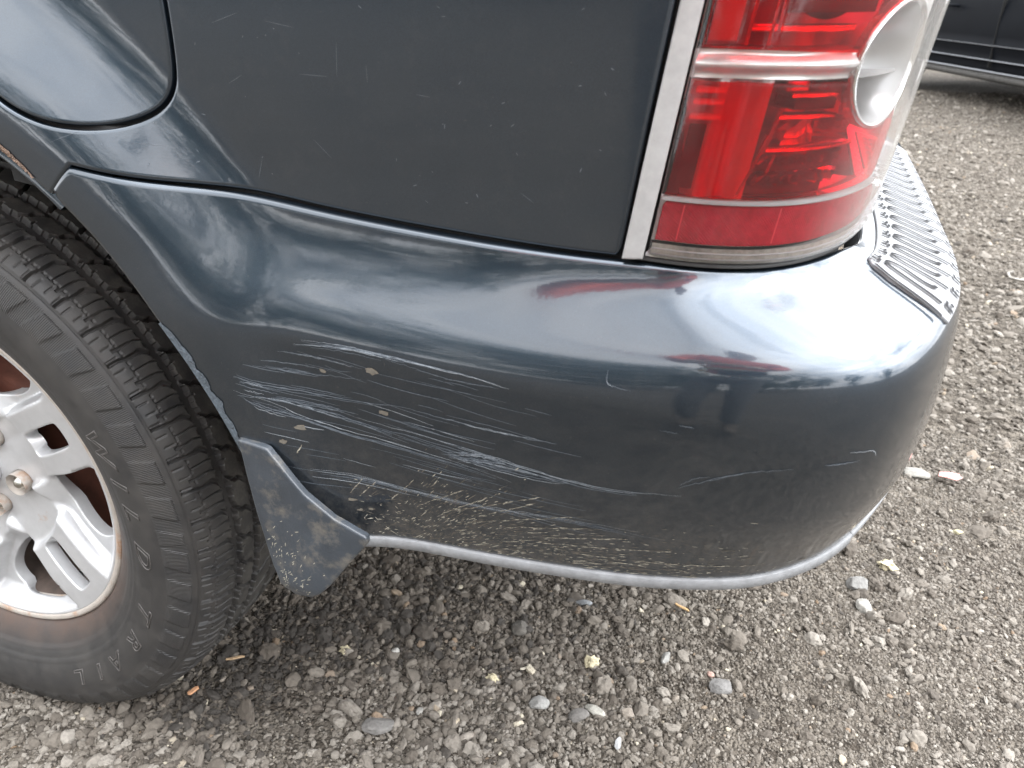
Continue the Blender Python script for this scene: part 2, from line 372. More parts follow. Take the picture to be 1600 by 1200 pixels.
    bn=N(t,'ShaderNodeTexNoise',i_Scale=9.,i_Detail=3.); t.links.new(tcn.outputs['Object'],bn.inputs['Vector'])
    bp=N(t,'ShaderNodeBump',i_Strength=.10,i_Distance=.0012); t.links.new(bn.outputs['Fac'],bp.inputs['Height'])
    op=N(t,'ShaderNodeTexNoise',i_Scale=260.,i_Detail=2.); t.links.new(tcn.outputs['Object'],op.inputs['Vector'])
    bp2=N(t,'ShaderNodeBump',i_Strength=.06,i_Distance=.0004); t.links.new(op.outputs['Fac'],bp2.inputs['Height']); t.links.new(bp.outputs[0],bp2.inputs['Normal'])
    t.links.new(bp2.outputs[0],b.inputs['Coat Normal']); 
    out(t,b.outputs[0]); return m
def lens(name,col,haze,hazecol,gl_r=.05,glmix=1.0,bump=0,graze=0):
    """thin moulded plastic: tinted see-through layer, surface gloss and a little weathered haze"""
    m,t=M_(name); tr=N(t,'ShaderNodeBsdfTransparent'); tr.inputs[0].default_value=(*col,1)
    df=N(t,'ShaderNodeBsdfDiffuse'); df.inputs[0].default_value=(*hazecol,1); tl=N(t,'ShaderNodeBsdfTranslucent'); tl.inputs[0].default_value=(*hazecol,1)
    dm=N(t,'ShaderNodeMixShader',i_0=.4); t.links.new(df.outputs[0],dm.inputs[1]); t.links.new(tl.outputs[0],dm.inputs[2])
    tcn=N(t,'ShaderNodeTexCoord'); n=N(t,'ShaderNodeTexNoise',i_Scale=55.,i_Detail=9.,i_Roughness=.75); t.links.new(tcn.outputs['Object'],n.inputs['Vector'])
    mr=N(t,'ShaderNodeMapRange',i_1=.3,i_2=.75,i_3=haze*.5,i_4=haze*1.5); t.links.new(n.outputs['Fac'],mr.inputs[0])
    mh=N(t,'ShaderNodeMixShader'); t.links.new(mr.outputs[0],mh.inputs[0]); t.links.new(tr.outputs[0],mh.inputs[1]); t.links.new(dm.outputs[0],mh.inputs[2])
    gl=N(t,'ShaderNodeBsdfGlossy',i_Roughness=gl_r); gl.inputs[0].default_value=(1,1,1,1)
    fr=N(t,'ShaderNodeFresnel',i_IOR=1.5); fm=N(t,'ShaderNodeMath',operation='MULTIPLY',i_1=glmix,use_clamp=True); t.links.new(fr.outputs[0],fm.inputs[0])
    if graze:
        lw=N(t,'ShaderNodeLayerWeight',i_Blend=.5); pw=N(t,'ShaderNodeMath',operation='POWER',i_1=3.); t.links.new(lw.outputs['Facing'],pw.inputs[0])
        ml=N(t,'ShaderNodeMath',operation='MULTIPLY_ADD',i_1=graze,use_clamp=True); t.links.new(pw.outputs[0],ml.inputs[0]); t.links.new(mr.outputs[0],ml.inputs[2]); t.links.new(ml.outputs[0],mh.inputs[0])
    mg=N(t,'ShaderNodeMixShader'); t.links.new(fm.outputs[0],mg.inputs[0]); t.links.new(mh.outputs[0],mg.inputs[1]); t.links.new(gl.outputs[0],mg.inputs[2])
    if bump:
        n2=N(t,'ShaderNodeTexWave',i_Scale=260.,i_Distortion=.4,bands_direction='DIAGONAL'); t.links.new(tcn.outputs['Object'],n2.inputs['Vector'])
        bp=N(t,'ShaderNodeBump',i_Strength=bump,i_Distance=.001); t.links.new(n2.outputs['Fac'],bp.inputs['Height']); t.links.new(bp.outputs[0],gl.inputs['Normal']); t.links.new(bp.outputs[0],df.inputs['Normal'])
    out(t,mg.outputs[0]); return m
MAT={}
MAT['paint']=paint('blue_grey_metallic_paint',(.029,.042,.058))
MAT['paint_up']=paint('blue_grey_metallic_paint_upper',(.029,.042,.058),dust=.45,low=False)
MAT['black']=princ('black_plastic',(.012,.012,.013),.6)
MAT['void']=princ('dark_underbody',(.008,.008,.008),.9)
MAT['liner']=princ('wheel_arch_liner',(.02,.019,.018),.85,var=.4,bump=.4,bscale=300)
MAT['strip']=princ('grey_rubber_strip',(.20,.203,.208),.55,var=.2,vscale=80,bump=.2)
MAT['trim']=princ('weathered_silver_trim',(.30,.295,.29),.42,metal=.15,var=.10,vscale=120,dirt=((.12,.11,.10),300,.68,.74))
MAT['chromeedge']=princ('trim_edge',(.75,.75,.75),.25,metal=.9)
MAT['inner']=princ('sooty_rim_barrel',(.060,.042,.033),.7,var=.5,vscale=25)
MAT['flap']=princ('grey_mudflap_plastic',(.036,.043,.052),.38,spec=.5,var=.22,vscale=25,dirt=((.17,.15,.12),38,.50,.80),bump=.15,bscale=400,coat=.25,coat_r=.25)
MAT['pad']=princ('pale_grey_step_plastic',(.215,.218,.226),.5,var=.10,vscale=60,dirt=((.25,.23,.2),200,.70,.8),bump=.1,bscale=700)
MAT['groove']=princ('dark_pad_groove',(.030,.030,.032),.9,spec=.1)  # dark ribbons laid on the pad stand for its grooves
MAT['scratch']=princ('scraped_paint',(.23,.255,.28),.5,var=.3,vscale=300)
MAT['scratch_dim']=princ('scuffed_clear_coat',(.085,.10,.118),.5,var=.3,vscale=300)
MAT['mud']=princ('dried_mud',(.32,.30,.245),.9,var=.35,vscale=300)
MAT['mud_dim']=princ('thin_dried_mud',(.11,.098,.08),.9,var=.3,vscale=300)
MAT['rust']=princ('flaking_rust',(.11,.070,.048),.85,var=.7,vscale=350,bump=1.,bscale=900)
MAT['alloy']=princ('silver_alloy_paint',(.46,.46,.465),.32,metal=.35,coat=.4,coat_r=.12,var=.06,vscale=60,dirt=((.42,.25,.15),22,.66,.80))
MAT['alloy_dirty']=princ('brake_dusted_alloy',(.42,.38,.34),.42,metal=.2,var=.14,vscale=40,dirt=((.34,.17,.08),30,.52,.74))
MAT['nut']=princ('wheel_nut_steel',(.55,.54,.50),.25,metal=1,var=.2,vscale=200,dirt=((.3,.2,.08),300,.55,.7))
MAT['disc']=princ('rusty_brake_drum',(.11,.035,.020),.75,var=.4,vscale=18,bump=.3,bscale=80)
MAT['steel']=princ('dull_steel',(.30,.28,.25),.4,metal=.9,var=.2,vscale=100)
# ================================================================== GROUND
def soil_mat():
    m,t=M_('packed_gravelly_dirt'); b=N(t,'ShaderNodeBsdfPrincipled',i_Roughness=.95); b.inputs['Specular IOR Level'].default_value=.2
    tcn=N(t,'ShaderNodeTexCoord')
    v=N(t,'ShaderNodeTexVoronoi',i_Scale=75.); v2=N(t,'ShaderNodeTexVoronoi',i_Scale=210.); n=N(t,'ShaderNodeTexNoise',i_Scale=1.6,i_Detail=9.,i_Roughness=.7)
    for q in (v,v2,n): t.links.new(tcn.outputs['Object'],q.inputs['Vector'])
    r=N(t,'ShaderNodeValToRGB'); e=r.color_ramp.elements; e[0].position=0; e[0].color=(.050,.041,.032,1); e[1].position=1; e[1].color=(.17,.148,.122,1)
    s=N(t,'ShaderNodeSeparateColor'); t.links.new(v.outputs['Color'],s.inputs[0]); t.links.new(s.outputs[0],r.inputs[0])
    mr=N(t,'ShaderNodeMapRange',i_1=.3,i_2=.7,i_3=.65,i_4=1.15); t.links.new(n.outputs['Fac'],mr.inputs[0])
    sc=N(t,'ShaderNodeVectorMath',operation='SCALE'); t.links.new(r.outputs[0],sc.inputs[0]); t.links.new(mr.outputs[0],sc.inputs['Scale'])
    t.links.new(sc.outputs[0],b.inputs['Base Color'])
    ad=N(t,'ShaderNodeMath',operation='ADD'); t.links.new(v.outputs['Distance'],ad.inputs[0]); t.links.new(v2.outputs['Distance'],ad.inputs[1])
    bp=N(t,'ShaderNodeBump',i_Strength=1.,i_Distance=-.006); t.links.new(ad.outputs[0],bp.inputs['Height']); t.links.new(bp.outputs[0],b.inputs['Normal'])
    out(t,b.outputs[0]); return m
MAT['soil']=soil_mat()
def ground_z(x,y):
    return .006*np.sin(x*2.3+1)*np.cos(y*1.9)+.004*np.sin(x*7.1+y*3.3)+.003*np.sin(y*11.3-x*5.7)-.007*np.exp(-((x-.32)**2/.01+(y-.30)**2/.05))-.003
gx=np.concatenate([[-150,-60,-25,-12,-6,-3],np.arange(-1.5,4.5,.03),[6,9,15,30,60,150]]); gy=np.concatenate([[-150,-60,-25,-12,-6,-3],np.arange(-1.,8.5,.04),[10,14,25,60,150]])
X,Y=np.meshgrid(gx,gy,indexing='ij')
fade_=np.exp(-(np.maximum(np.hypot(X-1,Y-2)-8,0)/4)**2)
g=gridmesh('ground',np.stack([X,Y,ground_z(X,Y)*fade_],-1),MAT['soil']); tag(g,kind='structure')
# ------------------------------------------------ loose gravel, far beyond counting
def stone_mat():
    m,t=M_('loose_gravel_stone'); b=N(t,'ShaderNodeBsdfPrincipled',i_Roughness=.85); b.inputs['Specular IOR Level'].default_value=.25
    a=N(t,'ShaderNodeAttribute',attribute_type='INSTANCER',attribute_name='tint'); r=N(t,'ShaderNodeValToRGB'); r.color_ramp.interpolation='LINEAR'
    els=[(0,(.045,.040,.035)),(.2,(.086,.073,.060)),(.45,(.135,.118,.099)),(.7,(.184,.165,.142)),(.86,(.24,.218,.19)),(.93,(.165,.118,.08)),(.965,(.29,.255,.20)),(1,(.42,.38,.30))]
    e=r.color_ramp.elements; e[0].position=0; e[0].color=(*els[0][1],1); e[1].position=1; e[1].color=(*els[-1][1],1)
    for p,c in els[1:-1]: q=e.new(p); q.color=(*c,1)
    t.links.new(a.outputs['Fac'],r.inputs[0])
    tcn=N(t,'ShaderNodeTexCoord'); n=N(t,'ShaderNodeTexNoise',i_Scale=2.2,i_Detail=8.,i_Roughness=.75); t.links.new(tcn.outputs['Object'],n.inputs['Vector'])
    mr=N(t,'ShaderNodeMapRange',i_1=.3,i_2=.7,i_3=.7,i_4=1.25); t.links.new(n.outputs['Fac'],mr.inputs[0])
    sc=N(t,'ShaderNodeVectorMath',operation='SCALE'); t.links.new(r.outputs[0],sc.inputs[0]); t.links.new(mr.outputs[0],sc.inputs['Scale']); t.links.new(sc.outputs[0],b.inputs['Base Color'])
    out(t,b.outputs[0]); return m
MAT['stone']=stone_mat()
def gravel(name,n,sampler,smin,smax,seed,label):
    P,scale=sampler(n); n=len(P)
    me=bpy.data.meshes.new(name); z=ground_z(P[:,0],P[:,1])+scale*.10
    me.vertices.add(n); me.vertices.foreach_set('co',np.stack([P[:,0],P[:,1],z],1).reshape(-1).astype(np.float32))
    def at(nm,ty,arr,key):
        a=me.attributes.new(nm,ty,'POINT'); a.data.foreach_set(key,np.ascontiguousarray(arr).reshape(-1))
    r=np.random.default_rng(seed)
    at('rot','FLOAT_VECTOR',np.stack([r.normal(0,.5,n),r.normal(0,.5,n),r.uniform(0,6.28,n)],1).astype(np.float32),'vector')
    el=r.uniform(.6,1.4,(n,3)); el[:,2]*=.62
    at('scl','FLOAT_VECTOR',(el*scale[:,None]*.5).astype(np.float32),'vector')
    # darker stones: the damp hollow behind the wheel, by the tyre, under the bumper
    darken=1.1*np.exp(-((P[:,0]-.27)**2/.008+(P[:,1]-.17)**2/.014))+.5*np.exp(-((P[:,0]-.42)**2/.02+(P[:,1]-.30)**2/.004))+.42*np.exp(-((P[:,0]-.50)**2/.08+(P[:,1]-.48)**2/.03))+.5*np.exp(-((P[:,0]-.12)**2/.01+(P[:,1]-.08)**2/.002))
    tt=np.clip(r.beta(2.1,2.0,n)*.9-darken*r.uniform(.3,1,n),0,1); k=r.random(n)<.022; tt[k]=r.uniform(.88,1,k.sum()); at('tint','FLOAT',tt.astype(np.float32),'value')
    at('var','INT',r.integers(0,8,n).astype(np.int32),'value')
    o=link(name,me,None,None,False); me.materials.append(MAT['stone'])
    ng=bpy.data.node_groups.new(name+'_nodes','GeometryNodeTree'); ng.interface.new_socket('Geometry',in_out='INPUT',socket_type='NodeSocketGeometry'); ng.interface.new_socket('Geometry',in_out='OUTPUT',socket_type='NodeSocketGeometry')
    gi=ng.nodes.new('NodeGroupInput'); go=ng.nodes.new('NodeGroupOutput'); L=ng.links.new
    g2i=ng.nodes.new('GeometryNodeGeometryToInstance')
    for v in range(8):
        ic=ng.nodes.new('GeometryNodeMeshIcoSphere'); ic.inputs['Radius'].default_value=1; ic.inputs['Subdivisions'].default_value=3 if smin>.01 else (2 if smin>.004 else 1)
        nz=ng.nodes.new('ShaderNodeTexVoronoi'); nz.feature='F1'; nz.distance='CHEBYCHEV'; nz.inputs['Scale'].default_value=.75
        ps=ng.nodes.new('GeometryNodeInputPosition'); ad=ng.nodes.new('ShaderNodeVectorMath'); ad.operation='ADD'; ad.inputs[1].default_value=(v*7.3+seed,v*3.1,v*1.7)
        L(ps.outputs[0],ad.inputs[0]); L(ad.outputs[0],nz.inputs['Vector'])
        nn=ng.nodes.new('ShaderNodeTexNoise'); nn.inputs['Scale'].default_value=1.6; nn.inputs['Detail'].default_value=3; L(ad.outputs[0],nn.inputs['Vector'])
        mr=ng.nodes.new('ShaderNodeMapRange'); mr.inputs[1].default_value=0; mr.inputs[2].default_value=1.2; mr.inputs[3].default_value=1.12; mr.inputs[4].default_value=.62; L(nz.outputs['Distance'],mr.inputs[0])
        m2=ng.nodes.new('ShaderNodeMath'); m2.operation='MULTIPLY_ADD'; m2.inputs[1].default_value=1.1; m2.inputs[2].default_value=-.55; L(nn.outputs['Fac'],m2.inputs[0])
        sm=ng.nodes.new('ShaderNodeMath'); sm.operation='ADD'; L(mr.outputs[0],sm.inputs[0]); L(m2.outputs[0],sm.inputs[1])
        sc=ng.nodes.new('ShaderNodeVectorMath'); sc.operation='SCALE'; L(ps.outputs[0],sc.inputs[0]); L(sm.outputs[0],sc.inputs['Scale'])
        sp=ng.nodes.new('GeometryNodeSetPosition'); L(ic.outputs[0],sp.inputs['Geometry']); L(sc.outputs[0],sp.inputs['Position'])
        L(sp.outputs[0],g2i.inputs[0])
    def na(nm,ty):
        a=ng.nodes.new('GeometryNodeInputNamedAttribute'); a.data_type=ty; a.inputs[0].default_value=nm; return a.outputs[0]
    ip=ng.nodes.new('GeometryNodeInstanceOnPoints'); L(gi.outputs[0],ip.inputs['Points']); L(g2i.outputs[0],ip.inputs['Instance'])
    ip.inputs['Pick Instance'].default_value=True; L(na('var','INT'),ip.inputs['Instance Index'])
    er=ng.nodes.new('FunctionNodeEulerToRotation'); L(na('rot','FLOAT_VECTOR'),er.inputs[0]); L(er.outputs[0],ip.inputs['Rotation']); L(na('scl','FLOAT_VECTOR'),ip.inputs['Scale'])
    sm=ng.nodes.new('GeometryNodeSetMaterial'); sm.inputs['Material'].default_value=MAT['stone']; L(ip.outputs[0],sm.inputs[0]); L(sm.outputs[0],go.inputs[0])
    md=o.modifiers.new('scatter','NODES'); md.node_group=ng
    tag(o,label,'gravel',kind='stuff'); return o
def near_s(n):
    P=np.stack([rng.uniform(-.45,1.75,n),rng.uniform(-.28,1.25,n)],1)
    sz=np.clip(rng.lognormal(math.log(.0064),.45,n),.003,.030)
    # finer towards the open lot, coarse by the wheel
    sz*=1-.35*sstep(.45,1.1,P[:,0])
    bare=np.sin(P[:,0]*9+2*np.sin(P[:,1]*6))*np.sin(P[:,1]*8+1.3*np.sin(P[:,0]*5)); k=rng.random(n)<np.clip(.72+.5*bare,.2,1)
    return P[k],sz[k]
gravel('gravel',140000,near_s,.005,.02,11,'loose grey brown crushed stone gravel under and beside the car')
def big_s(n):
    P=np.stack([rng.uniform(-.3,1.7,n),rng.uniform(-.2,1.1,n)],1); k=rng.random(n)<np.clip(1.15-P[:,0]*.55,.25,1)
    P=P[k]; return P,np.clip(rng.lognormal(math.log(.017),.25,len(P)),.012,.034)
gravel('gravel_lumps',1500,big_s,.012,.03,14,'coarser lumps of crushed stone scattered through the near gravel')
def near_f(n):
    P=np.stack([rng.uniform(-.45,1.75,n),rng.uniform(-.28,1.25,n)],1)
    return P,np.clip(rng.lognormal(math.log(.0036),.3,n),.002,.006)
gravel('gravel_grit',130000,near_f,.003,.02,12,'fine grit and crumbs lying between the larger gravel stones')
def far_s(n):
    u=rng.random(n)**.8; y=1.0+u*7.0; x=.75+(y-1)*.02+rng.random(n)*(1.0+(y-1)*.62)
    return np.stack([x,y],1),np.clip(rng.lognormal(math.log(.0085),.5,n),.004,.045)
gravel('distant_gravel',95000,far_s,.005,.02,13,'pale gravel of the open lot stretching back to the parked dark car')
# ------------------------------------------------ single stones and litter one can pick out
def stone(name,x,y,size,sq,col,label,cat='stone',group=None,seed=0,lump=.25,rot=0,up=0):
    bm=bmesh.new(); bmesh.ops.create_icosphere(bm,subdivisions=3,radius=1)
    r=np.random.default_rng(seed); D=r.normal(size=(9,3)); D/=np.linalg.norm(D,axis=1)[:,None]; cut=r.uniform(.62,.9,9)
    for v in bm.verts:
        p=np.array(v.co)
        for d,c in zip(D,cut):
            k=p@d
            if k>c: p=p-d*(k-c)*.92
        p=p*(1+lump*.3*math.sin(p[0]*5+seed)*math.sin(p[1]*6+seed*2)*math.cos(p[2]*5))
        v.co=Vector((p[0]*size[0]*.5,p[1]*size[1]*.5,p[2]*size[2]*.5))
    me=bpy.data.meshes.new(name); bm.to_mesh(me); bm.free()
    key=('st',col)
    if key not in MAT: MAT[key]=princ('picked_stone',col,.85,var=.28,vscale=130,bump=.6,bscale=320)
    o=link(name,me,MAT[key],None,False); o.location=(x,y,float(ground_z(np.array(x),np.array(y)))+size[2]*.30+up); o.rotation_euler=(r.normal()*.15,r.normal()*.15,rot)
    tag(o,label,cat,group); return o
# ================================================================== THE CAR
car=empty('parked_car'); tag(car,'dark blue grey car with scratched rear bumper and red tail lamp, nearest the camera','car')
def quarter(a,b):
    return np.stack([a,ypanel(a,b),b],-1)
lipx=np.linspace(.378,.808,60); lipz=catm(ST[:,0],ST[:,2],lipx)+.0018
th=np.radians(np.linspace(47.5,184,90))
arch=np.stack([RA*np.cos(th),WZ+RA*np.sin(th)],1)
k_=.15
rear_x=lambda z:.8115+k_*(z-.742)
top=1.06
outl=np.concatenate([[(.352,.757)],np.stack([lipx,lipz],1),[(rear_x(.742),.742),(rear_x(.9),.9),(rear_x(top),top),(-.9,top),(-.9,.36),(-.535,.34)],arch[::-1][1:-1]])
FL=chaikin([(.466,.975),(.465,.868),(.456,.824),(.412,.806),(.345,.812),(.298,.846),(.285,.885),(.288,.955),(.315,.995),(.455,.995)],3)
def fuel(a,b): return quarter(a,b)
qp=panel('quarter_panel',outl,[FL],quarter,MAT['paint_up'],car,step=.007,edge=.004,R=.0028,depth=.016)
ff=panel('fuel_flap',offset_poly(resample(FL,.003),(.0032 if area2(FL)>0 else -.0032)),[],fuel,MAT['paint_up'],car,step=.006,edge=.004,R=.0022,depth=.008)
# recess behind the flap's gap
rc=resample(FL,.006); sg_=1 if area2(rc)>0 else -1
pp=np.concatenate([quarter(*offset_poly(rc,o*sg_).T) for o in (-.006,.012)]); pp[:,1]+=.011
n=len(rc); mesh('fuel_flap_recess',pp.tolist(),[(i,(i+1)%n,n+(i+1)%n,n+i) for i in range(n)],MAT['void'],car,False)
# ---- rear bumper
def bsurf(a,b): return bump(a,b)
ath=np.radians(np.linspace(10.9,48.8,50)); ax_=RA*np.cos(ath); az_=WZ+RA*np.sin(ath)
def w_at(x,z):
    lo=np.zeros_like(x);hi=np.full_like(x,WMAX)
    for _ in range(40):
        m=(lo+hi)/2; zz=bump(x,m)[:,2]; hi=np.where(zz<z,m,hi); lo=np.where(zz<z,lo,m)
    return (lo+hi)/2
aw=w_at(ax_,az_)
s_top=np.linspace(.375,1.85,120)
bo=np.concatenate([[(.353,w_at(np.array([.353]),np.array([.762]))[0])],np.stack([s_top,np.zeros(120)],1),np.stack([s_top[::-1],np.full(120,WMAX)],1)[:110],np.stack([ax_,aw],1)[:-2]])
bo=np.array([p for p in bo if not (p[1]>=WMAX-1e-6 and p[0]<ax_[0]-.0)])
bumper=panel('rear_bumper',bo,[],bsurf,MAT['paint'],car,step=.0052,edge=.004,R=.0042,depth=.020,sgn=-1)
bo_f=bo
# lower rubber strips, following the bumper's bottom edge
def strip(name,s0,s1,z0,z1,outw):
    s=np.linspace(s0,s1,80); P=bump(s,np.full(80,WMAX)); Q=bump(s+.003,np.full(80,WMAX)); T=Q-P; T/=np.linalg.norm(T[:,:2],axis=1)[:,None]
    nn=np.stack([T[:,1],-T[:,0]],1); prof=[(-.012,z0),(outw+.0005,z0),(outw+.0015,z0-.001),(outw+.0005,z1+.001),(outw-.001,z1),(-.02,z1)]
    G=np.stack([np.stack([P[:,0]+nn[:,0]*o,P[:,1]+nn[:,1]*o,P[:,2]+z],-1) for o,z in prof],1)
    return gridmesh(name,G,MAT['strip'],car,flip=True)
strip('lower_strip',.575,1.0240,.001,-.0105,.0008); strip('lower_strip',1.0252,1.80,.0005,-.0075,.0005)
# dark inner closing behind the seams and underneath
s=np.linspace(.3,1.8,120); P0=bump(s,np.zeros(120)); Q0=bump(s+.003,np.zeros(120)); T=Q0-P0; T/=np.linalg.norm(T[:,:2],axis=1)[:,None]; nn=np.stack([-T[:,1],T[:,0]],1)
G=np.stack([np.stack([P0[:,0]+nn[:,0]*o,P0[:,1]+nn[:,1]*o,P0[:,2]+z],-1) for o,z in ((.014,-.03),(.014,.035),(.05,.04))],1)
gridmesh('seam_backing',G,MAT['void'],car)
# ---- wheel arch liner and inner lip
a=np.radians(np.linspace(6,194,120)); prof=[(RA-.002,-.024),(RA-.004,.02),(.520,.10),(.515,.34),(.2,.36)]
G=np.stack([np.stack([r*np.cos(a),np.full(120,y),WZ+r*np.sin(a)],-1) for r,y in prof],1); G[...,2]=np.maximum(G[...,2],.405)
gridmesh('arch_liner',G,MAT['liner'],car)
a=np.radians(np.linspace(47.2,186,90)); rr=RA-.013+.004*np.sin(a*9)
lipo=gridmesh('arch_inner_lip',np.stack([np.stack([(rr+o)*np.cos(a),np.full(90,y),WZ+(rr+o)*np.sin(a)],-1) for o,y in ((.011,-.022),(.002,-.0295),(0,-.0285),(-.001,-.02),(.004,.0))],1),MAT['paint_up'],car)
# body shell behind the outer panels (all of it out of sight from the rear corner)
def shell():
    prof=[(.13,.42),(.06,.62),(.05,1.05),(.10,1.12),(.30,1.72),(1.60,1.72),(1.80,1.12),(1.86,.62),(1.80,.42)]
    secs=[(-3.55,.86,.62),(-3.4,.92,.70),(-2.2,1.0,.80),(-1.6,1.72,1),(.55,1.74,1),(.80,1.70,1),(.925,1.06,1)]
    G=[]
    for x,zt,sq in secs:
        G.append([(x,y,min(z,zt)) for y,z in prof])
    return np.array(G,float)
G=shell(); cap=[tuple(range(9))]
gridmesh('body_shell',G[:4][:, :, :],MAT['paint_up'],car,flip=False)
# the part right behind the seen panels stays clear of the wheel well
rear=np.array([[(x,y+.02,z) for y,z in ((.36,.30),(.36,.93),(.045,.945),(.05,1.05),(.10,1.12),(.30,1.72),(1.60,1.72),(1.80,1.12),(1.86,.62),(1.80,.42),(.36,.42))] for x in (-1.6,-.6,.0,.54)],float)
gridmesh('body_shell_middle',rear,MAT['void'],car)
rear2=np.array([[(x-(.30*max(z-1.1,0) if x>.8 else 0),y,z) for y,z in ((.055,.52),(.045,.70),(.04,1.05),(.08,1.12),(.30,1.72),(1.60,1.72),(1.80,1.12),(1.84,.62),(1.80,.46),(.10,.46))] for x in (.545,.80,.90)],float)
rear2[2,:3,1]+=.06; rear2[2,0,1]+=.03
gridmesh('rear_shell',rear2,MAT['void'],car)
box('underbody',(-3.4,.36,.30),(.50,1.78,.42),MAT['void'],car,.02)
box('rear_valance',(.62,.16,.475),(1.00,1.75,.53),MAT['void'],car,.01)
# tailgate
G=np.array([[(.945-.22*max(z-1.1,0)/1,y,z) for z in (.735,.9,1.12,1.65)] for y in (.30,.6,1.2,1.62)],float); gridmesh('tailgate',G,MAT['paint_up'],car)
# ---- wheel
wheel=empty('wheel',parent=car)
NP=58; R_=np.array
tp=[(.224,.070),(.229,.052),(.236,.043),(.250,.033),(.264,.0255),(.268,.0225),(.285,.0150),(.305,.0110),(.322,.0120),(.336,.0165),(.348,.0230),(.357,.0310),(.3635,.0400),(.3680,.0520),(.3708,.0680),(.3722,.0900),(.3728,.1250),(.3722,.1600),(.3700,.1900),(.3640,.2120),(.350,.2290),(.325,.2380),(.290,.236),(.250,.216),(.226,.195)]
tp=np.array(tp); u=np.arange(len(tp)); ud=np.linspace(0,len(tp)-1,4000); dense=np.stack([catm(u,tp[:,0],ud),catm(u,tp[:,1],ud)],1)
L=np.concatenate([[0],np.cumsum(np.hypot(*np.diff(dense,axis=0).T))])
def L_at_y(y): 
    i=np.argmin(np.abs(dense[:,1]-y)+np.where(dense[:,0]<.33,9,0)); return L[i]
l0,l1=L_at_y(.0165),L_at_y(.20)
ls=np.concatenate([np.linspace(0,l0,46)[:-1],np.linspace(l0,l1,165)[:-1],np.linspace(l1,L[-1],18)])
pr=np.stack([np.interp(ls,L,dense[:,0]),np.interp(ls,L,dense[:,1])],1)
tn=np.gradient(pr,axis=0); tn/=np.linalg.norm(tn,axis=1)[:,None]; nrm=np.stack([tn[:,1],-tn[:,0]],1)   # (dr,dy) outward
if nrm[len(nrm)//2,0]<0: nrm=-nrm
NT=2300; tht=np.linspace(0,2*np.pi,NT,endpoint=False)
TH,LL=np.meshgrid(tht,ls,indexing='ij'); RR,YY=np.broadcast_to(pr[:,0],TH.shape),np.broadcast_to(pr[:,1],TH.shape)
PIT=2*np.pi*.37/NP
def gr(d,w,s=.0007): return 1-sstep(w/2-s,w/2+s,np.abs(d))
H=np.zeros_like(TH); outer=(YY<.21)&(RR>.30)
q=TH*NP/(2*np.pi)
def ph(off): 
    f=(q+off)%1.0; return (f-.5)*PIT
# circumferential grooves, their walls notched
notch=.0008*np.sign(np.sin(q*2*np.pi*3))
G1=gr(YY-.0785-notch,.0125,.0012); G2=gr(YY-.1130-notch*.8,.0110,.0012); G3=gr(YY-.1560,.0110,.0012); G4=gr(YY-.1870,.010,.0012)
sh=(YY>.043)&(YY<.0775); rib2=(YY>.0775)&(YY<.1130); rib3=(YY>.113)&(YY<.156); rib4=(YY>=.156)
bend=.26*sstep(.062,.077,YY)-.06*sstep(.052,.036,YY)
T1=gr(ph(bend),.0030+.0032*sstep(.045,.072,YY),.0010)*((YY>.0305)&(YY<.0775))
S1=gr(ph(bend*.30+.36),.0015,.0006)*((YY>.0455)&(YY<.0755))
S2=gr(ph(bend*.40+.68),.0015+.0014*(YY<.060),.0006)*((YY>.0400)&(YY<.0760))
D1=gr(YY-.0455,.0018,.0005)*((q*6)%1<.62)*((q*3)%1<.93)                      # dashed ring
E1=gr(ph(.20),.0018,.0006)*((YY>.030)&(YY<.0405)); E2=gr(ph(.52),.0018,.0006)*((YY>.0335)&(YY<.0425)); E3=gr(ph(.84),.0018,.0006)*((YY>.030)&(YY<.0405))
zb=.26*np.clip((YY-.083)/.010,0,1)+.0*YY
Z1=gr(ph(.15+zb+.20*sstep(.098,.108,YY)),.0050,.0010)*rib2
Z2=gr(ph(.65),.0017,.0006)*(rib2&((YY<.090)|(YY>.105)))
Z3=gr(ph(.4-.30*np.clip((YY-.125)/.02,0,1)),.0045,.001)*rib3
Z4=gr(ph(.1),.0045,.001)*rib4*(YY<.225)
H-=np.maximum.reduce([G1*.0070,G2*.0075,G3*.007,G4*.007,T1*.0038,S1*.0022,S2*.0025,D1*.0012,E1*.0013,E2*.0013,E3*.0013,Z1*.006,Z2*.003,Z3*.006,Z4*.006])*outer
# step where the shoulder lugs begin, sidewall shields, rings
H-=.0010*gr(YY-.0285,.0016,.0005)*outer
side=YY<.03
shf=(q*.82+.3+(RR-.335)*9)%1; shield=sstep(.06,.10,shf)*(1-sstep(.66,.69,shf))*sstep(.3265,.3275,RR)*(1-sstep(.3475,.3485,RR))*side
H+=.0016*shield
H+=.0009*gr(RR-.3235,.0018,.0006)*side+.0008*gr(RR-.2735,.0016,.0006)*side
H+=.0012*(1-sstep(.2655,.2675,RR))*sstep(.236,.240,RR)*side
P=np.stack([(RR+H*nrm[:,0])*np.cos(TH),YY+H*nrm[:,1],(RR+H*nrm[:,0])*np.sin(TH)+WZ],-1)
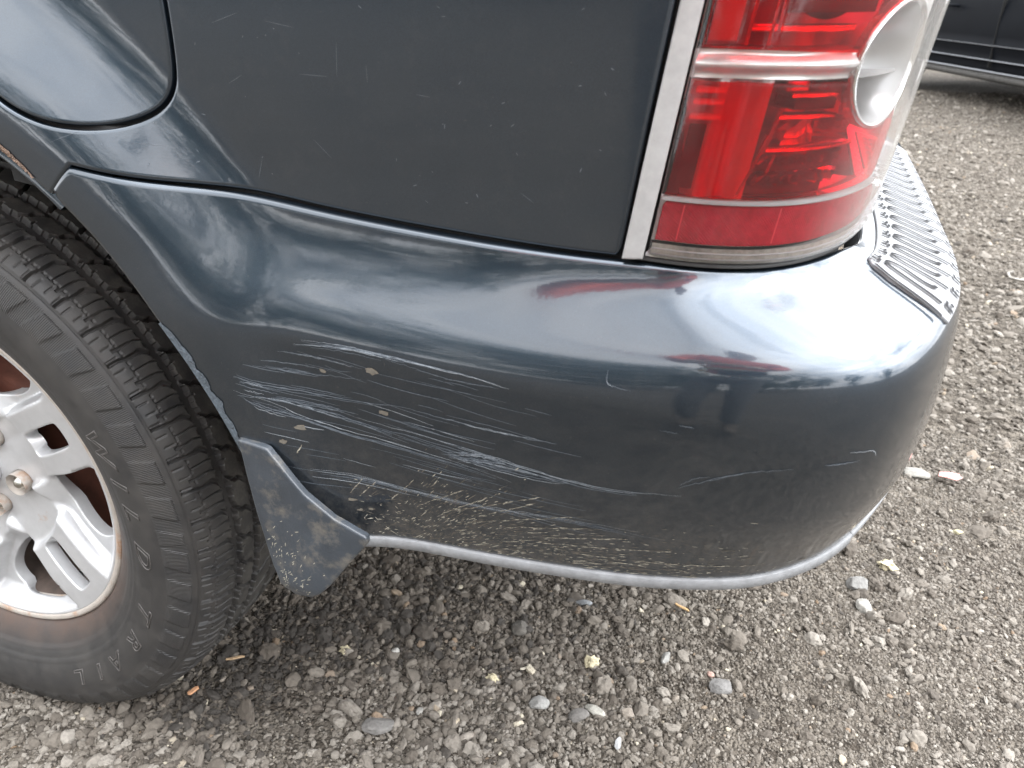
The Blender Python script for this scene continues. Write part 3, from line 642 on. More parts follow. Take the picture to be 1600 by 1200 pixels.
# the loaded tyre squats a little where it meets the ground
sq=sstep(-.340,-.372,P[...,2]-WZ); P[...,2]=np.where(P[...,2]<.004,.004-(.004-P[...,2])*.12,P[...,2]); P[...,1]-=.004*sq*(YY<.06)
def tyre_mat():
    m,t=M_('tyre_rubber'); b=N(t,'ShaderNodeBsdfPrincipled',i_Roughness=.55); b.inputs['Specular IOR Level'].default_value=.4
    tcn=N(t,'ShaderNodeTexCoord'); mp=N(t,'ShaderNodeVectorMath',operation='SUBTRACT',i_1=(0,0,WZ)); t.links.new(tcn.outputs['Object'],mp.inputs[0])
    sp=N(t,'ShaderNodeSeparateXYZ'); t.links.new(mp.outputs[0],sp.inputs[0])
    cb=N(t,'ShaderNodeCombineXYZ'); t.links.new(sp.outputs[0],cb.inputs[0]); t.links.new(sp.outputs[2],cb.inputs[2])
    rl=N(t,'ShaderNodeVectorMath',operation='LENGTH'); t.links.new(cb.outputs[0],rl.inputs[0]); rad=rl.outputs['Value']
    n=N(t,'ShaderNodeTexNoise',i_Scale=26.,i_Detail=9.,i_Roughness=.7); t.links.new(tcn.outputs['Object'],n.inputs['Vector'])
    r=N(t,'ShaderNodeValToRGB'); e=r.color_ramp.elements; e[0].position=.30; e[0].color=(.020,.020,.021,1); e[1].position=.75; e[1].color=(.050,.046,.042,1); t.links.new(n.outputs['Fac'],r.inputs[0])
    # brake dust browning next to the rim, tread scuffed greyer
    br=N(t,'ShaderNodeMapRange',i_1=.262,i_2=.232,i_3=0.,i_4=.75); t.links.new(rad,br.inputs[0])
    brn=N(t,'ShaderNodeMath',operation='MULTIPLY'); nm=N(t,'ShaderNodeMapRange',i_1=.3,i_2=.6,i_3=.3,i_4=1.); t.links.new(n.outputs['Fac'],nm.inputs[0]); t.links.new(br.outputs[0],brn.inputs[0]); t.links.new(nm.outputs[0],brn.inputs[1])
    mx=N(t,'ShaderNodeMix',data_type='RGBA'); t.links.new(brn.outputs[0],mx.inputs[0]); t.links.new(r.outputs[0],mx.inputs[6]); mx.inputs[7].default_value=(.085,.052,.038,1)
    tr=N(t,'ShaderNodeMapRange',i_1=.3690,i_2=.3715,i_3=0.,i_4=1.); t.links.new(rad,tr.inputs[0])
    n3=N(t,'ShaderNodeTexNoise',i_Scale=60.,i_Detail=9.,i_Roughness=.8); t.links.new(tcn.outputs['Object'],n3.inputs['Vector'])
    m3=N(t,'ShaderNodeMapRange',i_1=.45,i_2=.72,i_3=0.,i_4=.7); t.links.new(n3.outputs['Fac'],m3.inputs[0]); mu=N(t,'ShaderNodeMath',operation='MULTIPLY'); t.links.new(tr.outputs[0],mu.inputs[0]); t.links.new(m3.outputs[0],mu.inputs[1])
    mx2=N(t,'ShaderNodeMix',data_type='RGBA'); t.links.new(mu.outputs[0],mx2.inputs[0]); t.links.new(mx.outputs[2],mx2.inputs[6]); mx2.inputs[7].default_value=(.10,.095,.082,1)
    t.links.new(mx2.outputs[2],b.inputs['Base Color'])
    rr=N(t,'ShaderNodeMapRange',i_1=.3,i_2=.7,i_3=.42,i_4=.68); t.links.new(n.outputs['Fac'],rr.inputs[0]); t.links.new(rr.outputs[0],b.inputs['Roughness'])
    # fine serrations between the shields
    at=N(t,'ShaderNodeMath',operation='ARCTAN2'); t.links.new(sp.outputs[2],at.inputs[0]); t.links.new(sp.outputs[0],at.inputs[1])
    sn=N(t,'ShaderNodeMath',operation='MULTIPLY',i_1=1080.); t.links.new(at.outputs[0],sn.inputs[0]); s2=N(t,'ShaderNodeMath',operation='SINE'); t.links.new(sn.outputs[0],s2.inputs[0])
    ma=N(t,'ShaderNodeMapRange',i_1=.3225,i_2=.3245); mb=N(t,'ShaderNodeMapRange',i_1=.3505,i_2=.3485); t.links.new(rad,ma.inputs[0]); t.links.new(rad,mb.inputs[0])
    m5=N(t,'ShaderNodeMath',operation='MULTIPLY'); t.links.new(ma.outputs[0],m5.inputs[0]); t.links.new(mb.outputs[0],m5.inputs[1]); m6=N(t,'ShaderNodeMath',operation='MULTIPLY'); t.links.new(m5.outputs[0],m6.inputs[0]); t.links.new(s2.outputs[0],m6.inputs[1])
    bp=N(t,'ShaderNodeBump',i_Strength=.5,i_Distance=.0006); t.links.new(m6.outputs[0],bp.inputs['Height'])
    n5=N(t,'ShaderNodeTexNoise',i_Scale=500.,i_Detail=4.); t.links.new(tcn.outputs['Object'],n5.inputs['Vector'])
    b2=N(t,'ShaderNodeBump',i_Strength=.25,i_Distance=.0006); t.links.new(n5.outputs['Fac'],b2.inputs['Height']); t.links.new(bp.outputs[0],b2.inputs['Normal']); t.links.new(b2.outputs[0],b.inputs['Normal'])
    out(t,b.outputs[0]); return m
MAT['tyre']=tyre_mat(); MAT['letter']=princ('worn_raised_rubber',(.066,.060,.056),.55,var=.25,vscale=200)
ty=gridmesh('tyre',P,MAT['tyre'],wheel,closed_u=True,flip=False)
ty.data.set_sharp_from_angle(angle=math.radians(42))
# raised outline lettering
def letter(ch,deg,r0,size,y,fill=False):
    cu=bpy.data.curves.new('letter','FONT'); cu.body=ch; cu.size=size; cu.align_x='CENTER'; cu.shear=.32; cu.fill_mode='NONE'; cu.bevel_depth=.0007; cu.bevel_resolution=1; cu.resolution_u=4; cu.offset=.0004
    o=bpy.data.objects.new('letter',cu); COL.objects.link(o); dg=bpy.context.evaluated_depsgraph_get(); me=bpy.data.meshes.new_from_object(o.evaluated_get(dg)); bpy.data.objects.remove(o)
    t=math.radians(deg); er=Vector((math.cos(t),0,math.sin(t))); tg=Vector((math.sin(t),0,-math.cos(t))); nz=Vector((0,-1,0)); c=Vector((0,0,WZ))
    for v in me.vertices:
        x,yy,z=v.co; x*=1.45; rad=r0+yy; ang=-x/(r0+.01); 
        e=er*math.cos(ang)+(-tg)*math.sin(ang); p=c+e*rad
        ys=float(np.interp(rad,pr[:60,0],pr[:60,1])); v.co=p+nz*(z*1.2)+Vector((0,ys-.0002,0))
    me.materials.append(MAT['letter']); me.shade_smooth(); q=bpy.data.objects.new('letter',me); COL.objects.link(q); q.parent=wheel
for ch,dg_ in zip('WILDTRAIL',(23.5,14.5,7,-4,-21.5,-33.5,-45.5,-54,-63)): letter(ch,dg_,.2865,.029,0)
# ---- alloy wheel
RSP=[27-72*k for k in range(5)]
def rimy(a,b):
    r=np.hypot(a,b); th=np.degrees(np.arctan2(b,a)); d=np.min([np.abs((th-s+180)%360-180) for s in RSP],axis=0)
    dw=d*np.pi/180*r     # metres from the spoke's middle line
    m=1-sstep(.0455,.0515,dw)
    y=.050+.016*sstep(.20,.06,r)-.004*sstep(.06,.03,r)
    y=y+(1-m)*.024*sstep(.085,.13,r)*(1-sstep(.196,.220,r))
    # raised shoulder ring where spokes leave the hub, nut seat dish
    y=y+.010*sstep(.125,.116,r)*m*(r>.0)+.004*(1-m)*0
    return np.stack([a,y,b+WZ],-1)
def pol(pts,rot): return [(r*math.cos(math.radians(t+rot)),r*math.sin(math.radians(t+rot))) for r,t in pts]
opn=[(.112,3),(.155,7.5),(.192,8.5),(.2035,2),(.2045,-5),(.204,-18),(.195,-24),(.172,-28),(.135,-22),(.118,-10)]
holes=[chaikin(pol([(r,t+3) for r,t in opn],-72*k),2) for k in range(5)]
for s_ in RSP:
    c_,n_=math.radians(s_),0
    slot=[(.126,-.014),(.200,-.013),(.200,.013),(.126,.014)] if (s_ in RSP) else 0
    holes.append(chaikin(chaikin([(x*math.cos(c_)-y*math.sin(c_),x*math.sin(c_)+y*math.cos(c_)) for x,y in [(.124,-.010),(.130,-.0165),(.195,-.0165),(.200,-.012),(.200,.012),(.195,.0165),(.130,.0165),(.124,.010)]],1),1))
LUG=[-14-72*k for k in range(5)]
cir=lambda cx,cy,r,n=28:[(cx+r*math.cos(t),cy+r*math.sin(t)) for t in np.linspace(0,2*np.pi,n,endpoint=False)]
for l in LUG: holes.append(cir(.057*math.cos(math.radians(l)),.057*math.sin(math.radians(l)),.0150))
holes.append(cir(0,0,.026))
rim=panel('rim_face',cir(0,0,.2215,200),holes,rimy,MAT['alloy'],wheel,step=.0032,edge=.0024,R=.0022,depth=.014)
lathe_y('rim_barrel',[(.214,.056),(.2215,.0495),(.2262,.0475),(.2292,.0505),(.2290,.056),(.222,.064),(.214,.070),(.209,.078)],MAT['alloy_dirty'],wheel,n=160)
lathe_y('rim_well',[(.2085,.077),(.203,.09),(.200,.120),(.205,.19),(.226,.225)],MAT['inner'],wheel,n=120)
lathe_y('hub_cap',[(.0001,.050),(.018,.051),(.0235,.0545),(.0262,.062),(.0262,.08)],MAT['alloy'],wheel,n=48)
for l in LUG:
    cx,cz=.057*math.cos(math.radians(l)),WZ+.057*math.sin(math.radians(l))
    lathe_y('nut_seat',[(.0152,.064),(.0150,.088),(.0001,.089)],MAT['alloy_dirty'],wheel,c=(cx,cz),n=24)
    prof=[(.0001,.0640),(.0040,.0645),(.0068,.0665),(.0080,.0700),(.0098,.0705),(.0100,.088)]
    lathe_y('wheel_nut',prof,MAT['nut'],wheel,c=(cx,cz),n=6 if False else 18)
lathe_y('brake_disc',[(.06,.120),(.105,.120),(.107,.132),(.172,.132),(.174,.150),(.06,.150)],MAT['disc'],wheel,n=96)
b_=box('brake_bracket',(.157,.118,WZ+.010),(.178,.150,WZ+.062),MAT['steel'],wheel,.006)
lathe_y('backing_plate',[(.0001,.165),(.196,.165),(.197,.19)],MAT['liner'],wheel,n=64)
# ---- mud flap
mf=np.array([(.499,.559),(.508,.5585),(.528,.5565),(.539,.544),(.561,.517),(.586,.496),(.605,.4875),(.616,.483),(.6155,.475),(.597,.451),(.574,.419),(.560,.404),(.550,.3955),(.530,.392),(.520,.402),(.513,.430),(.505,.485),(.501,.528)])
def mfs(a,b):
    y=-.041-.003*np.exp(-((a-.55)/.03)**2)+.006*sstep(.41,.39,b)
    return np.stack([a,y,b],-1)
panel('mud_flap',mf,[],mfs,MAT['flap'],car,step=.006,edge=.003,R=.0022,depth=.0045)
# ================================================================== TAIL LAMP
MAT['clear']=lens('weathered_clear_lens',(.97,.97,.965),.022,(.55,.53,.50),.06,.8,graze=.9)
MAT['red']=lens('red_lens_plastic',(.93,.010,.030),.15,(.90,.008,.030),.10,.35)
MAT['reflex']=lens('red_prismatic_reflector',(.8,.012,.03),.70,(.80,.015,.055),.18,.7,bump=.8)
MAT['silver3']=princ('satin_reflector',(.62,.62,.63),.30,metal=.85)
MAT['seam']=princ('bright_red_seam',(.75,.02,.05),.3)
MAT['silver']=princ('metallised_reflector',(.80,.80,.80),.16,metal=1,var=.05,vscale=30)
MAT['silver2']=princ('frosted_metallised_plastic',(.80,.80,.80),.32,metal=.55,var=.06,vscale=50)
MAT['amber']=princ('amber_bulb',(.75,.22,.03),.3)
MAT['duct']=princ('lamp_housing_grey',(.34,.33,.33),.5,var=.2)
MAT['blackline']=princ('lamp_seal',(.02,.02,.02),.6)
lampE=empty('tail_lamp',parent=car)
LZ0,LZ1=.7415,1.10
rect=lambda s0,s1,z0,z1,r=.004:chaikin([(s0,z0+r),(s0+r,z0),(s1-r,z0),(s1,z0+r),(s1,z1-r),(s1-r,z1),(s0+r,z1),(s0,z1-r)],1)
def lsurf(off): return lambda a,b: lamp(a,b,off)
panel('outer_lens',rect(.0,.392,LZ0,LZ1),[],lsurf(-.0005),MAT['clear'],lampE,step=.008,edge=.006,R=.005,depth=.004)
circ=[(.152+.042*math.cos(t),.863+.037*math.sin(t)) for t in np.linspace(0,2*np.pi,60,endpoint=False)]
def cutcirc(poly,extra=.002):
    out_=[]
    for s_,z_ in resample(poly,.0025):
        d=np.array([(s_-.152)/(.042+extra),(z_-.863)/(.037+extra)]); r=np.hypot(*d)
        if r<1: d=d/max(r,1e-6); s_,z_=.152+d[0]*(.042+extra),.863+d[1]*(.037+extra)
        out_.append((s_,z_))
    return np.array(out_)
def clip_out(poly):   # polygon edge that runs into the reverse-lamp bowl follows its rim
    return cutcirc(poly)
low=[(.003,.7845)]+[(s_,.7845) for s_ in np.linspace(.01,.195,20)]+[(.203,.79),(.203,.822)]+[(.152+.045*math.cos(t),.863+.040*math.sin(t)) for t in np.radians(np.linspace(-40,-168,28))]+[(.104,.8545),(.003,.8555)]
panel('red_lens',low,[],lsurf(.0045),MAT['red'],lampE,step=.006,edge=.004,R=.0015,depth=.006)
up=[(.003,.8745),(.05,.8735),(.106,.8715)]+[(.152+.045*math.cos(t),.863+.040*math.sin(t)) for t in np.radians(np.linspace(166,100,20))]+[(.155,.905),(.16,.93),(.165,1.09),(.003,1.09)]
panel('red_lens',up,[],lsurf(.0045),MAT['red'],lampE,step=.006,edge=.004,R=.0015,depth=.006)
panel('reflex_reflector',[(.003,.7535),(.245,.7535),(.235,.770),(.205,.7795),(.003,.7800)],[],lsurf(.0045),MAT['reflex'],lampE,step=.006,edge=.004,R=.0012,depth=.004)
for s_ in (.018,.083): gridmesh('reflector_seam',lamp(*np.meshgrid([s_-.0005,s_+.0005],np.linspace(.7555,.779,6),indexing='ij'),.0036),MAT['seam'],lampE)
def ledge(name,s0,s1,z,o0,o1,mat,th_=.0014,n=50):
    s_=np.linspace(s0,s1,n); o=[lamp(s_,np.full(n,z+dz),of) for of,dz in ((o0,-th_),(o0,th_),(o1,th_),(o1,-th_),(o0,-th_))]
    return gridmesh(name,np.stack(o,1),mat,lampE,smooth=False)
ledge('silver_rim',.002,.20,.7822,.0020,.02,MAT['duct'],.0011)
MAT['flange']=lens('yellowed_clear_plastic',(.9,.88,.82),.60,(.66,.63,.56),.12,.8)
gridmesh('lens_flange',lamp(*np.meshgrid(np.linspace(.003,.33,60),np.linspace(.7425,.7522,6),indexing='ij'),.0022),MAT['flange'],lampE)
for z_ in (.7450,.7488): ledge('lens_rim',.004,.26,z_,.0012,.003,MAT['duct'],.00035)
# housing: stepped reflector at the back, floors and fins
def wallp(name,s0,s1,z0,z1,off,mat,ns=40,nz=14,wave=0,wk=0,smooth=True):
    s_,z_=np.meshgrid(np.linspace(s0,s1,ns),np.linspace(z0,z1,nz),indexing='ij'); o=off+wave*np.sin(s_*wk)
    return gridmesh(name,lamp(s_,z_,o),mat,lampE,smooth=smooth)
# lower chamber: faceted bowl reflector
def bowl(name,sc,zc,rs,rz,d0,d1,mat,nr=14,na=48,facets=0):
    P=[]
    for i in range(nr):
        f_=1-i/(nr-1)*.86; off=d0+(d1-d0)*(1-f_**2)
        a_=np.linspace(0,2*np.pi,na,endpoint=False); ff=f_
        s_=sc+rs*ff*np.cos(a_); z_=zc+rz*ff*np.sin(a_); o=np.full(na,off)+ (facets*np.sin(a_*12)*f_ if facets else 0)
        P.append(lamp(s_,z_,o))
    G=np.array(P); return gridmesh(name,np.transpose(G,(1,0,2)),mat,lampE,closed_u=True,smooth=facets==0)
wallp('reflector_wall',.0,.055,.783,.857,.014,MAT['silver2'],wave=.004,wk=210)
wallp('reflector_wall',.052,.19,.783,.857,.040,MAT['silver'],wave=.003,wk=90)
MAT['lampdark']=princ('painted_gap_shade',(.012,.010,.010),.45)  # near-black strips; the shade of the lamp's gaps is put into the colour
ledge('reflector_step',.070,.106,.8475,.010,.040,MAT['silver'],.0012); ledge('lamp_gap_shade',.074,.108,.8420,.012,.040,MAT['lampdark'],.0032)
ledge('reflector_step',.066,.112,.8345,.012,.040,MAT['silver'],.0014); ledge('reflector_step',.060,.150,.8140,.014,.040,MAT['silver'],.0012)
ledge('lamp_gap_shade',.058,.128,.8035,.013,.040,MAT['lampdark'],.0024); ledge('lamp_gap_shade',.050,.120,.7890,.012,.040,MAT['lampdark'],.0030)
for k_ in range(9):      # slanting prism teeth that catch the sky
    for z_,h_ in ((.8085,.0030),(.7955,.0035)):
        a0=.060+k_*.0085; q_=lamp(np.array([a0,a0+.0075,a0+.0100,a0+.0025]),np.array([z_-h_,z_-h_+.001,z_+h_,z_+h_-.001]),np.array([.010,.020,.014,.010+.004*(k_%2)]))
        q2_=q_+(lamp(np.array([a0]),np.array([z_]),.020)-lamp(np.array([a0]),np.array([z_]),.012))
        mesh('prism_tooth',q_.tolist()+q2_.tolist(),[(0,1,2,3),(7,6,5,4),(0,4,5,1),(1,5,6,2),(2,6,7,3),(3,7,4,0)],MAT['silver'],lampE,False)
def fin(s_,z0,z1,o0,o1,mat=None,w=.0012,lean=0):
    zz=np.linspace(z0,z1,12); cols=[lamp(s_+ds+lean*(zz-z0),zz,of) for ds,of in ((-w,o0),(w,o0),(w,o1),(-w,o1),(-w,o0))]
    return gridmesh('reflector_fin',np.stack(cols,1),mat or MAT['silver'],lampE,smooth=False)
for s_,z0,z1,o0,ln in ((.050,.785,.803,.010,.35),(.056,.800,.824,.011,.25),(.062,.812,.838,.013,.2),(.068,.800,.812,.012,.2),(.020,.785,.830,.011,0)): fin(s_,z0,z1,o0,.042,lean=ln)
wallp('lamp_gap_shade',.006,.019,.788,.829,.012,MAT['lampdark'],ns=8,nz=8)
for z_ in (.850,.843,.834): ledge('reflector_step',.006,.026,z_,.007,.02,MAT['silver2'],.0018)
bowl('bulb_reflector',.118,.818,.040,.016,.022,.060,MAT['silver'],facets=.0012)
# clear band: a bright metallised bar and ribs
wallp('centre_bar',.0,.118,.857,.8735,.009,MAT['silver2'],nz=8)
MAT['frost']=princ('frosted_clear_plastic',(.74,.73,.72),.22,metal=.45,var=.10,vscale=90)
s_,z_=np.meshgrid(np.linspace(.002,.112,60),np.linspace(.8572,.8735,14),indexing='ij'); gridmesh('centre_bar_lens',lamp(s_,z_,.008-.0040*np.sin((z_-.8572)/.0163*np.pi)*(.55+.45*np.sin(s_*47+.4)**2)+.0016*np.sin((z_-.8572)/.0163*3*np.pi)),MAT['frost'],lampE)
# upper chamber
wallp('reflector_wall',.0,.17,.874,1.09,.034,MAT['silver2'],wave=.004,wk=60,nz=30)
ledge('lamp_gap_shade',.05,.116,.8985,.010,.034,MAT['lampdark'],.0045)
for s0,s1,z_ in ((.03,.104,.8855),(.03,.15,.918),(.0,.16,.94),(.0,.16,.97),(.0,.16,1.0)): ledge('reflector_step',s0,s1,z_,.012,.035,MAT['silver'],.002)
for s_,z0,z1 in ((.030,.876,.93),(.044,.876,.915),(.048,.884,.93)): fin(s_,z0,z1,.010,.036)
bowl('bulb_reflector',.080,.912,.030,.022,.016,.034,MAT['silver'])
bulb=mesh('amber_bulb',*(lambda: (lamp(np.array([.004,.022,.022,.004,.004,.022,.022,.004]),np.array([.878,.878,.915,.915,.878,.878,.915,.915]),np.array([.016,.016,.016,.016,.030,.030,.030,.030])).tolist(),[(0,1,2,3),(7,6,5,4),(0,4,5,1),(1,5,6,2),(2,6,7,3),(3,7,4,0)]))(),MAT['amber'],lampE,False)
# reverse lamp bowl with bright rim
bowl('reverse_reflector',.152,.863,.041,.036,.006,.050,MAT['silver3'])
G=[]
for f_,o in ((.97,.007),(1.0,.003),(1.05,.003),(1.07,.008)):
    a_=np.linspace(0,2*np.pi,72,endpoint=False); G.append(lamp(.152+.042*f_*np.cos(a_),.863+.037*f_*np.sin(a_),o))
gridmesh('reverse_rim',np.transpose(np.array(G),(1,0,2)),MAT['silver'],lampE,closed_u=True)
# hazy frosted side of the housing, base and back
wallp('frosted_side',.206,.375,.756,1.09,.010,MAT['silver2'],ns=40,nz=20)
wallp('housing_back',.0,.38,.742,1.09,.062,MAT['duct'],ns=40,nz=10)
ledge('housing_floor',.0,.37,.7435,.003,.07,MAT['duct'],.0012); ledge('housing_floor',.0,.19,.8565,.012,.07,MAT['duct'],.0006); ledge('housing_floor',.0,.12,.8740,.012,.07,MAT['duct'],.0006)
ledge('housing_floor',.0,.2,.7815,.010,.07,MAT['silver2'],.0008)
wallp('reflex_back',.0,.25,.752,.781,.010,MAT['silver2'])
ledge('lamp_seal',-.006,.33,.7400,.004,.06,MAT['blackline'],.0015)
# pale vertical trim between body side and lamp
def trimsurf(a,b):
    P=np.stack([a+.15*(b-.742),np.full_like(a,.004)-.0018*np.cos((a-.821)/.009*1.2)+.05*(b-.742),b],-1); return P
panel('lamp_trim',[(.8140,.7395),(.8288,.7405),(.8288,1.09),(.8140,1.09)],[],trimsurf,MAT['trim'],car,step=.003,edge=.0025,R=.0012,depth=.012)
box('trim_backing',(.80,.020,.735),(.846,.04,.92),MAT['void'],car)
# ================================================================== STEP PAD ON THE BUMPER
def padoff(h): return lambda a,b: bump(a,b)-surf_normal(bump,a,b)*(-1)*(-h)*(1) if False else bump(a,b)+surf_normal(bump,a,b)*(-1)*h
pad_out=[(1.092,.0690),(1.087,.0600),(1.082,.0450),(1.080,.0320),(1.086,.0205),(1.10,.0165),(1.17,.0150),(1.40,.0140),(1.78,.0140),(1.78,.0690),(1.5,.0690),(1.3,.0690),(1.18,.0690)]
pad=panel('step_pad',pad_out,[],padoff(.0022),MAT['pad'],bumper,step=.006,edge=.003,R=.0015,depth=.004,sgn=-1)
ps=padoff(.0026)
def rib(abs_,w=.0022,mat=None):
    ac=Acc(); ab=np.array(abs_); u=np.arange(len(ab)); ud=np.linspace(0,len(ab)-1,len(ab)*7)
    ab=np.stack([catm(u,ab[:,0],ud),catm(u,ab[:,1],ud)],1); ac.add(*ribbon_verts(ab,w*1.25,ps,.0009,-1,taper=False,aniso=True)); return ac
pitch=.036
for i in range(18):
    s0=1.100+i*pitch
    if s0>1.72: break
    pat=Acc()
    for L_,w in (([(0,.0585),(0,.050),(0,.042),(.0008,.034),(.004,.0275),(.010,.0252),(.016,.0272),(.0185,.033),(.0165,.040),(.0150,.046),(.0175,.051),(.023,.0530)],.0020),
               ([(.004,.0665),(.003,.0620),(.011,.0605)],.0019),([(.012,.0655),(.0125,.0630)],.0019),
               ([(.000,.0175),(.000,.0215),(.008,.0222)],.0018),([(.010,.0178),(.011,.0205),(.018,.0212)],.0018)):
        r_=rib([(s0+a_,b_) for a_,b_ in L_],w); pat.add(r_.V,r_.F)
    pat.build('tread_groove',MAT['groove'],bumper)
# border groove and smooth outer rail
g_=rib([(1.0835,.062),(1.0815,.045),(1.081,.032),(1.087,.0215)],.0018); g_.build('pad_border',MAT['groove'],bumper)
# ================================================================== WEAR ON THE BUMPER
SCR={'a': [(0.561, 0.1005), (0.585, 0.096), (0.619, 0.0935), (0.653, 0.093), (0.69, 0.0955), (0.716, 0.097), (0.744, 0.1015)], 'a2': [(0.568, 0.096), (0.603, 0.093), (0.642, 0.0935), (0.685, 0.096)], 'b': [(0.545, 0.1105), (0.584, 0.1095), (0.621, 0.1115)], 'c': [(0.521, 0.124), (0.563, 0.1245), (0.619, 0.1205)], 'c2': [(0.529, 0.12), (0.564, 0.119), (0.594, 0.119)], 'd': [(0.503, 0.136), (0.53, 0.1405), (0.59, 0.142), (0.66, 0.138)], 'd2': [(0.504, 0.1405), (0.519, 0.1425), (0.541, 0.145)], 'e': [(0.5, 0.149), (0.534, 0.155), (0.561, 0.1635), (0.597, 0.17), (0.632, 0.172), (0.689, 0.1775), (0.744, 0.188)], 'e2': [(0.504, 0.148), (0.54, 0.1485), (0.576, 0.154), (0.611, 0.158), (0.656, 0.1655)], 'e3': [(0.506, 0.151), (0.523, 0.1575), (0.544, 0.162), (0.585, 0.1675)], 'f': [(0.611, 0.1555), (0.663, 0.1585), (0.723, 0.1645), (0.766, 0.171), (0.819, 0.1765), (0.872, 0.173)], 'f1': [(0.679, 0.1665), (0.712, 0.1725), (0.76, 0.1765), (0.796, 0.176)], 'g': [(0.69, 0.17), (0.718, 0.1665), (0.745, 0.169)], 'g2': [(0.684, 0.1725), (0.723, 0.1705), (0.75, 0.1705)], 'h': [(0.561, 0.212), (0.602, 0.2145), (0.65, 0.2195), (0.72, 0.222), (0.775, 0.2195), (0.841, 0.223)], 'h2': [(0.577, 0.215), (0.626, 0.216), (0.686, 0.2175)], 'h3': [(0.743, 0.22), (0.795, 0.2185), (0.859, 0.228)], 'i': [(0.642, 0.0955), (0.695, 0.1025), (0.736, 0.1025)], 'i2': [(0.66, 0.138), (0.724, 0.1425), (0.781, 0.1435)], 'i3': [(0.534, 0.149), (0.588, 0.1515), (0.612, 0.1515)], 'j': [(0.87, 0.1635), (0.888, 0.1535), (0.918, 0.1385), (0.947, 0.1315)], 'j2': [(0.871, 0.161), (0.881, 0.1525), (0.892, 0.148)], 'j3': [(0.967, 0.1275), (0.992, 0.1265)], 'k': [(0.817, 0.074), (0.818, 0.0845), (0.834, 0.088)], 'l': [(0.983, 0.1175), (1.001, 0.1205), (1.005, 0.126)], 'm': [(0.869, 0.1075), (0.879, 0.1075)], 'n': [(0.856, 0.115), (0.869, 0.115)]}
bright=Acc(); dim=Acc(); R2=np.random.default_rng(3)
def curve_ab(p,n=26,j=.0003):
    p=np.array(p); u=np.arange(len(p)); ud=np.linspace(0,len(p)-1,n); q=np.stack([catm(u,p[:,0],ud),catm(u,p[:,1],ud)],1); return q+R2.normal(0,j,q.shape)*[0,1]
def scr(ac,ab,w,off=.00035): ac.add(*ribbon_verts(ab,w,bsurf,off,-1))
spec={'a':(6,.0016),'a2':(8,.003),'b':(3,.001),'c':(3,.002),'c2':(2,.001),'d':(4,.003),'d2':(5,.003),'e':(7,.0028),'e2':(4,.003),'e3':(5,.002),'f':(6,.002),'f1':(4,.003),'g':(8,.0025),'g2':(6,.003),'h':(5,.003),'h2':(4,.002),'h3':(3,.002),'i':(2,.002),'i2':(3,.004),'i3':(3,.002),'j':(2,.001),'j2':(1,.0),'j3':(2,.001),'k':(2,.0008),'l':(1,0),'m':(1,0),'n':(1,0)}
for k,v in SCR.items():
    n_,sp_=spec[k]
    for i in range(n_):
        q=curve_ab(v); t0,t1=sorted((R2.uniform(0,.4),R2.uniform(.6,1))) if i else (0,1)
        q=q[int(t0*25):int(t1*25)+1]
        if len(q)<4: continue
        q=q+[0,R2.normal(0,sp_*.7)]; strong=(i<2 and k in 'aefgh') or R2.random()<.22
        scr(bright if strong else dim,q,R2.uniform(.00025,.00055) if strong else R2.uniform(.0003,.0008))
for i in range(70):      # faint long swipes running with the big ones
    s0=R2.uniform(.51,.76); w0=R2.uniform(.105,.22); L_=R2.uniform(.02,.09); sl=R2.normal(.09,.03)
    q=curve_ab([(s0,w0),(s0+L_/2,w0+sl*L_/2+R2.normal(0,.001)),(s0+L_,w0+sl*L_)],10,.0001); scr(bright if R2.random()<.12 else dim,q,R2.uniform(.0003,.0006))
bright.build('bright_scratches',MAT['scratch'],bumper)['kind']='stuff'; dim.build('faint_scratches',MAT['scratch_dim'],bumper)['kind']='stuff'
# mud flung up behind the wheel: short streaks fanning backwards
mb=Acc(); md_=Acc()
def streak(s0,w0,L_,an,wd,ac):
    q=np.array([(s0+t*L_*math.cos(an),w0-t*L_*math.sin(an)) for t in np.linspace(0,1,4)]); 
    if q[:,1].max()>WMAX-.001 or q[:,1].min()<.1: return
    scr(ac,q,wd,.0004)
for i in range(1700):
    s0=.585+abs(R2.normal(0,.15))+R2.uniform(0,.10); w0=WMAX-.004-abs(R2.normal(0,.028+.018*math.exp(-((s0-.66)/.07)**2)))
    if s0>1.05 or w0<.17: continue
    if s0<.66 and w0<WMAX-.075+ (s0-.6)*.2: continue
    an=math.radians(np.clip(46-(s0-.60)*230+ (WMAX-w0)*260,2,48))+R2.normal(0,.09)
    if s0<.64: an=math.radians(R2.normal(10,25))
    st=R2.random()
    streak(s0,w0,R2.uniform(.001,.005)*(1+1.4*(st<.12)),an,R2.uniform(.0003,.0008),mb if R2.random()<.30 else md_)
for s0,w0,s1,w1 in ((.677,.240,.738,.197),(.69,.232,.765,.197),(.70,.245,.79,.214),(.71,.235,.762,.205),(.735,.242,.80,.226),(.63,.235,.655,.205),(.655,.236,.70,.205),(.60,.236,.617,.218),(.592,.234,.606,.215),(.76,.255,.86,.243),(.79,.262,.93,.262),(.55,.196,.556,.186),(.765,.248,.83,.232)):
    n_=int(40*math.hypot(s1-s0,w1-w0)/.06)+4
    for t in np.sort(R2.random(n_)): streak(s0+(s1-s0)*t,w0+(w1-w0)*t+R2.normal(0,.0004),R2.uniform(.002,.005),math.atan2(w0-w1,s1-s0),R2.uniform(.0003,.0008),mb if R2.random()<.5 else md_)
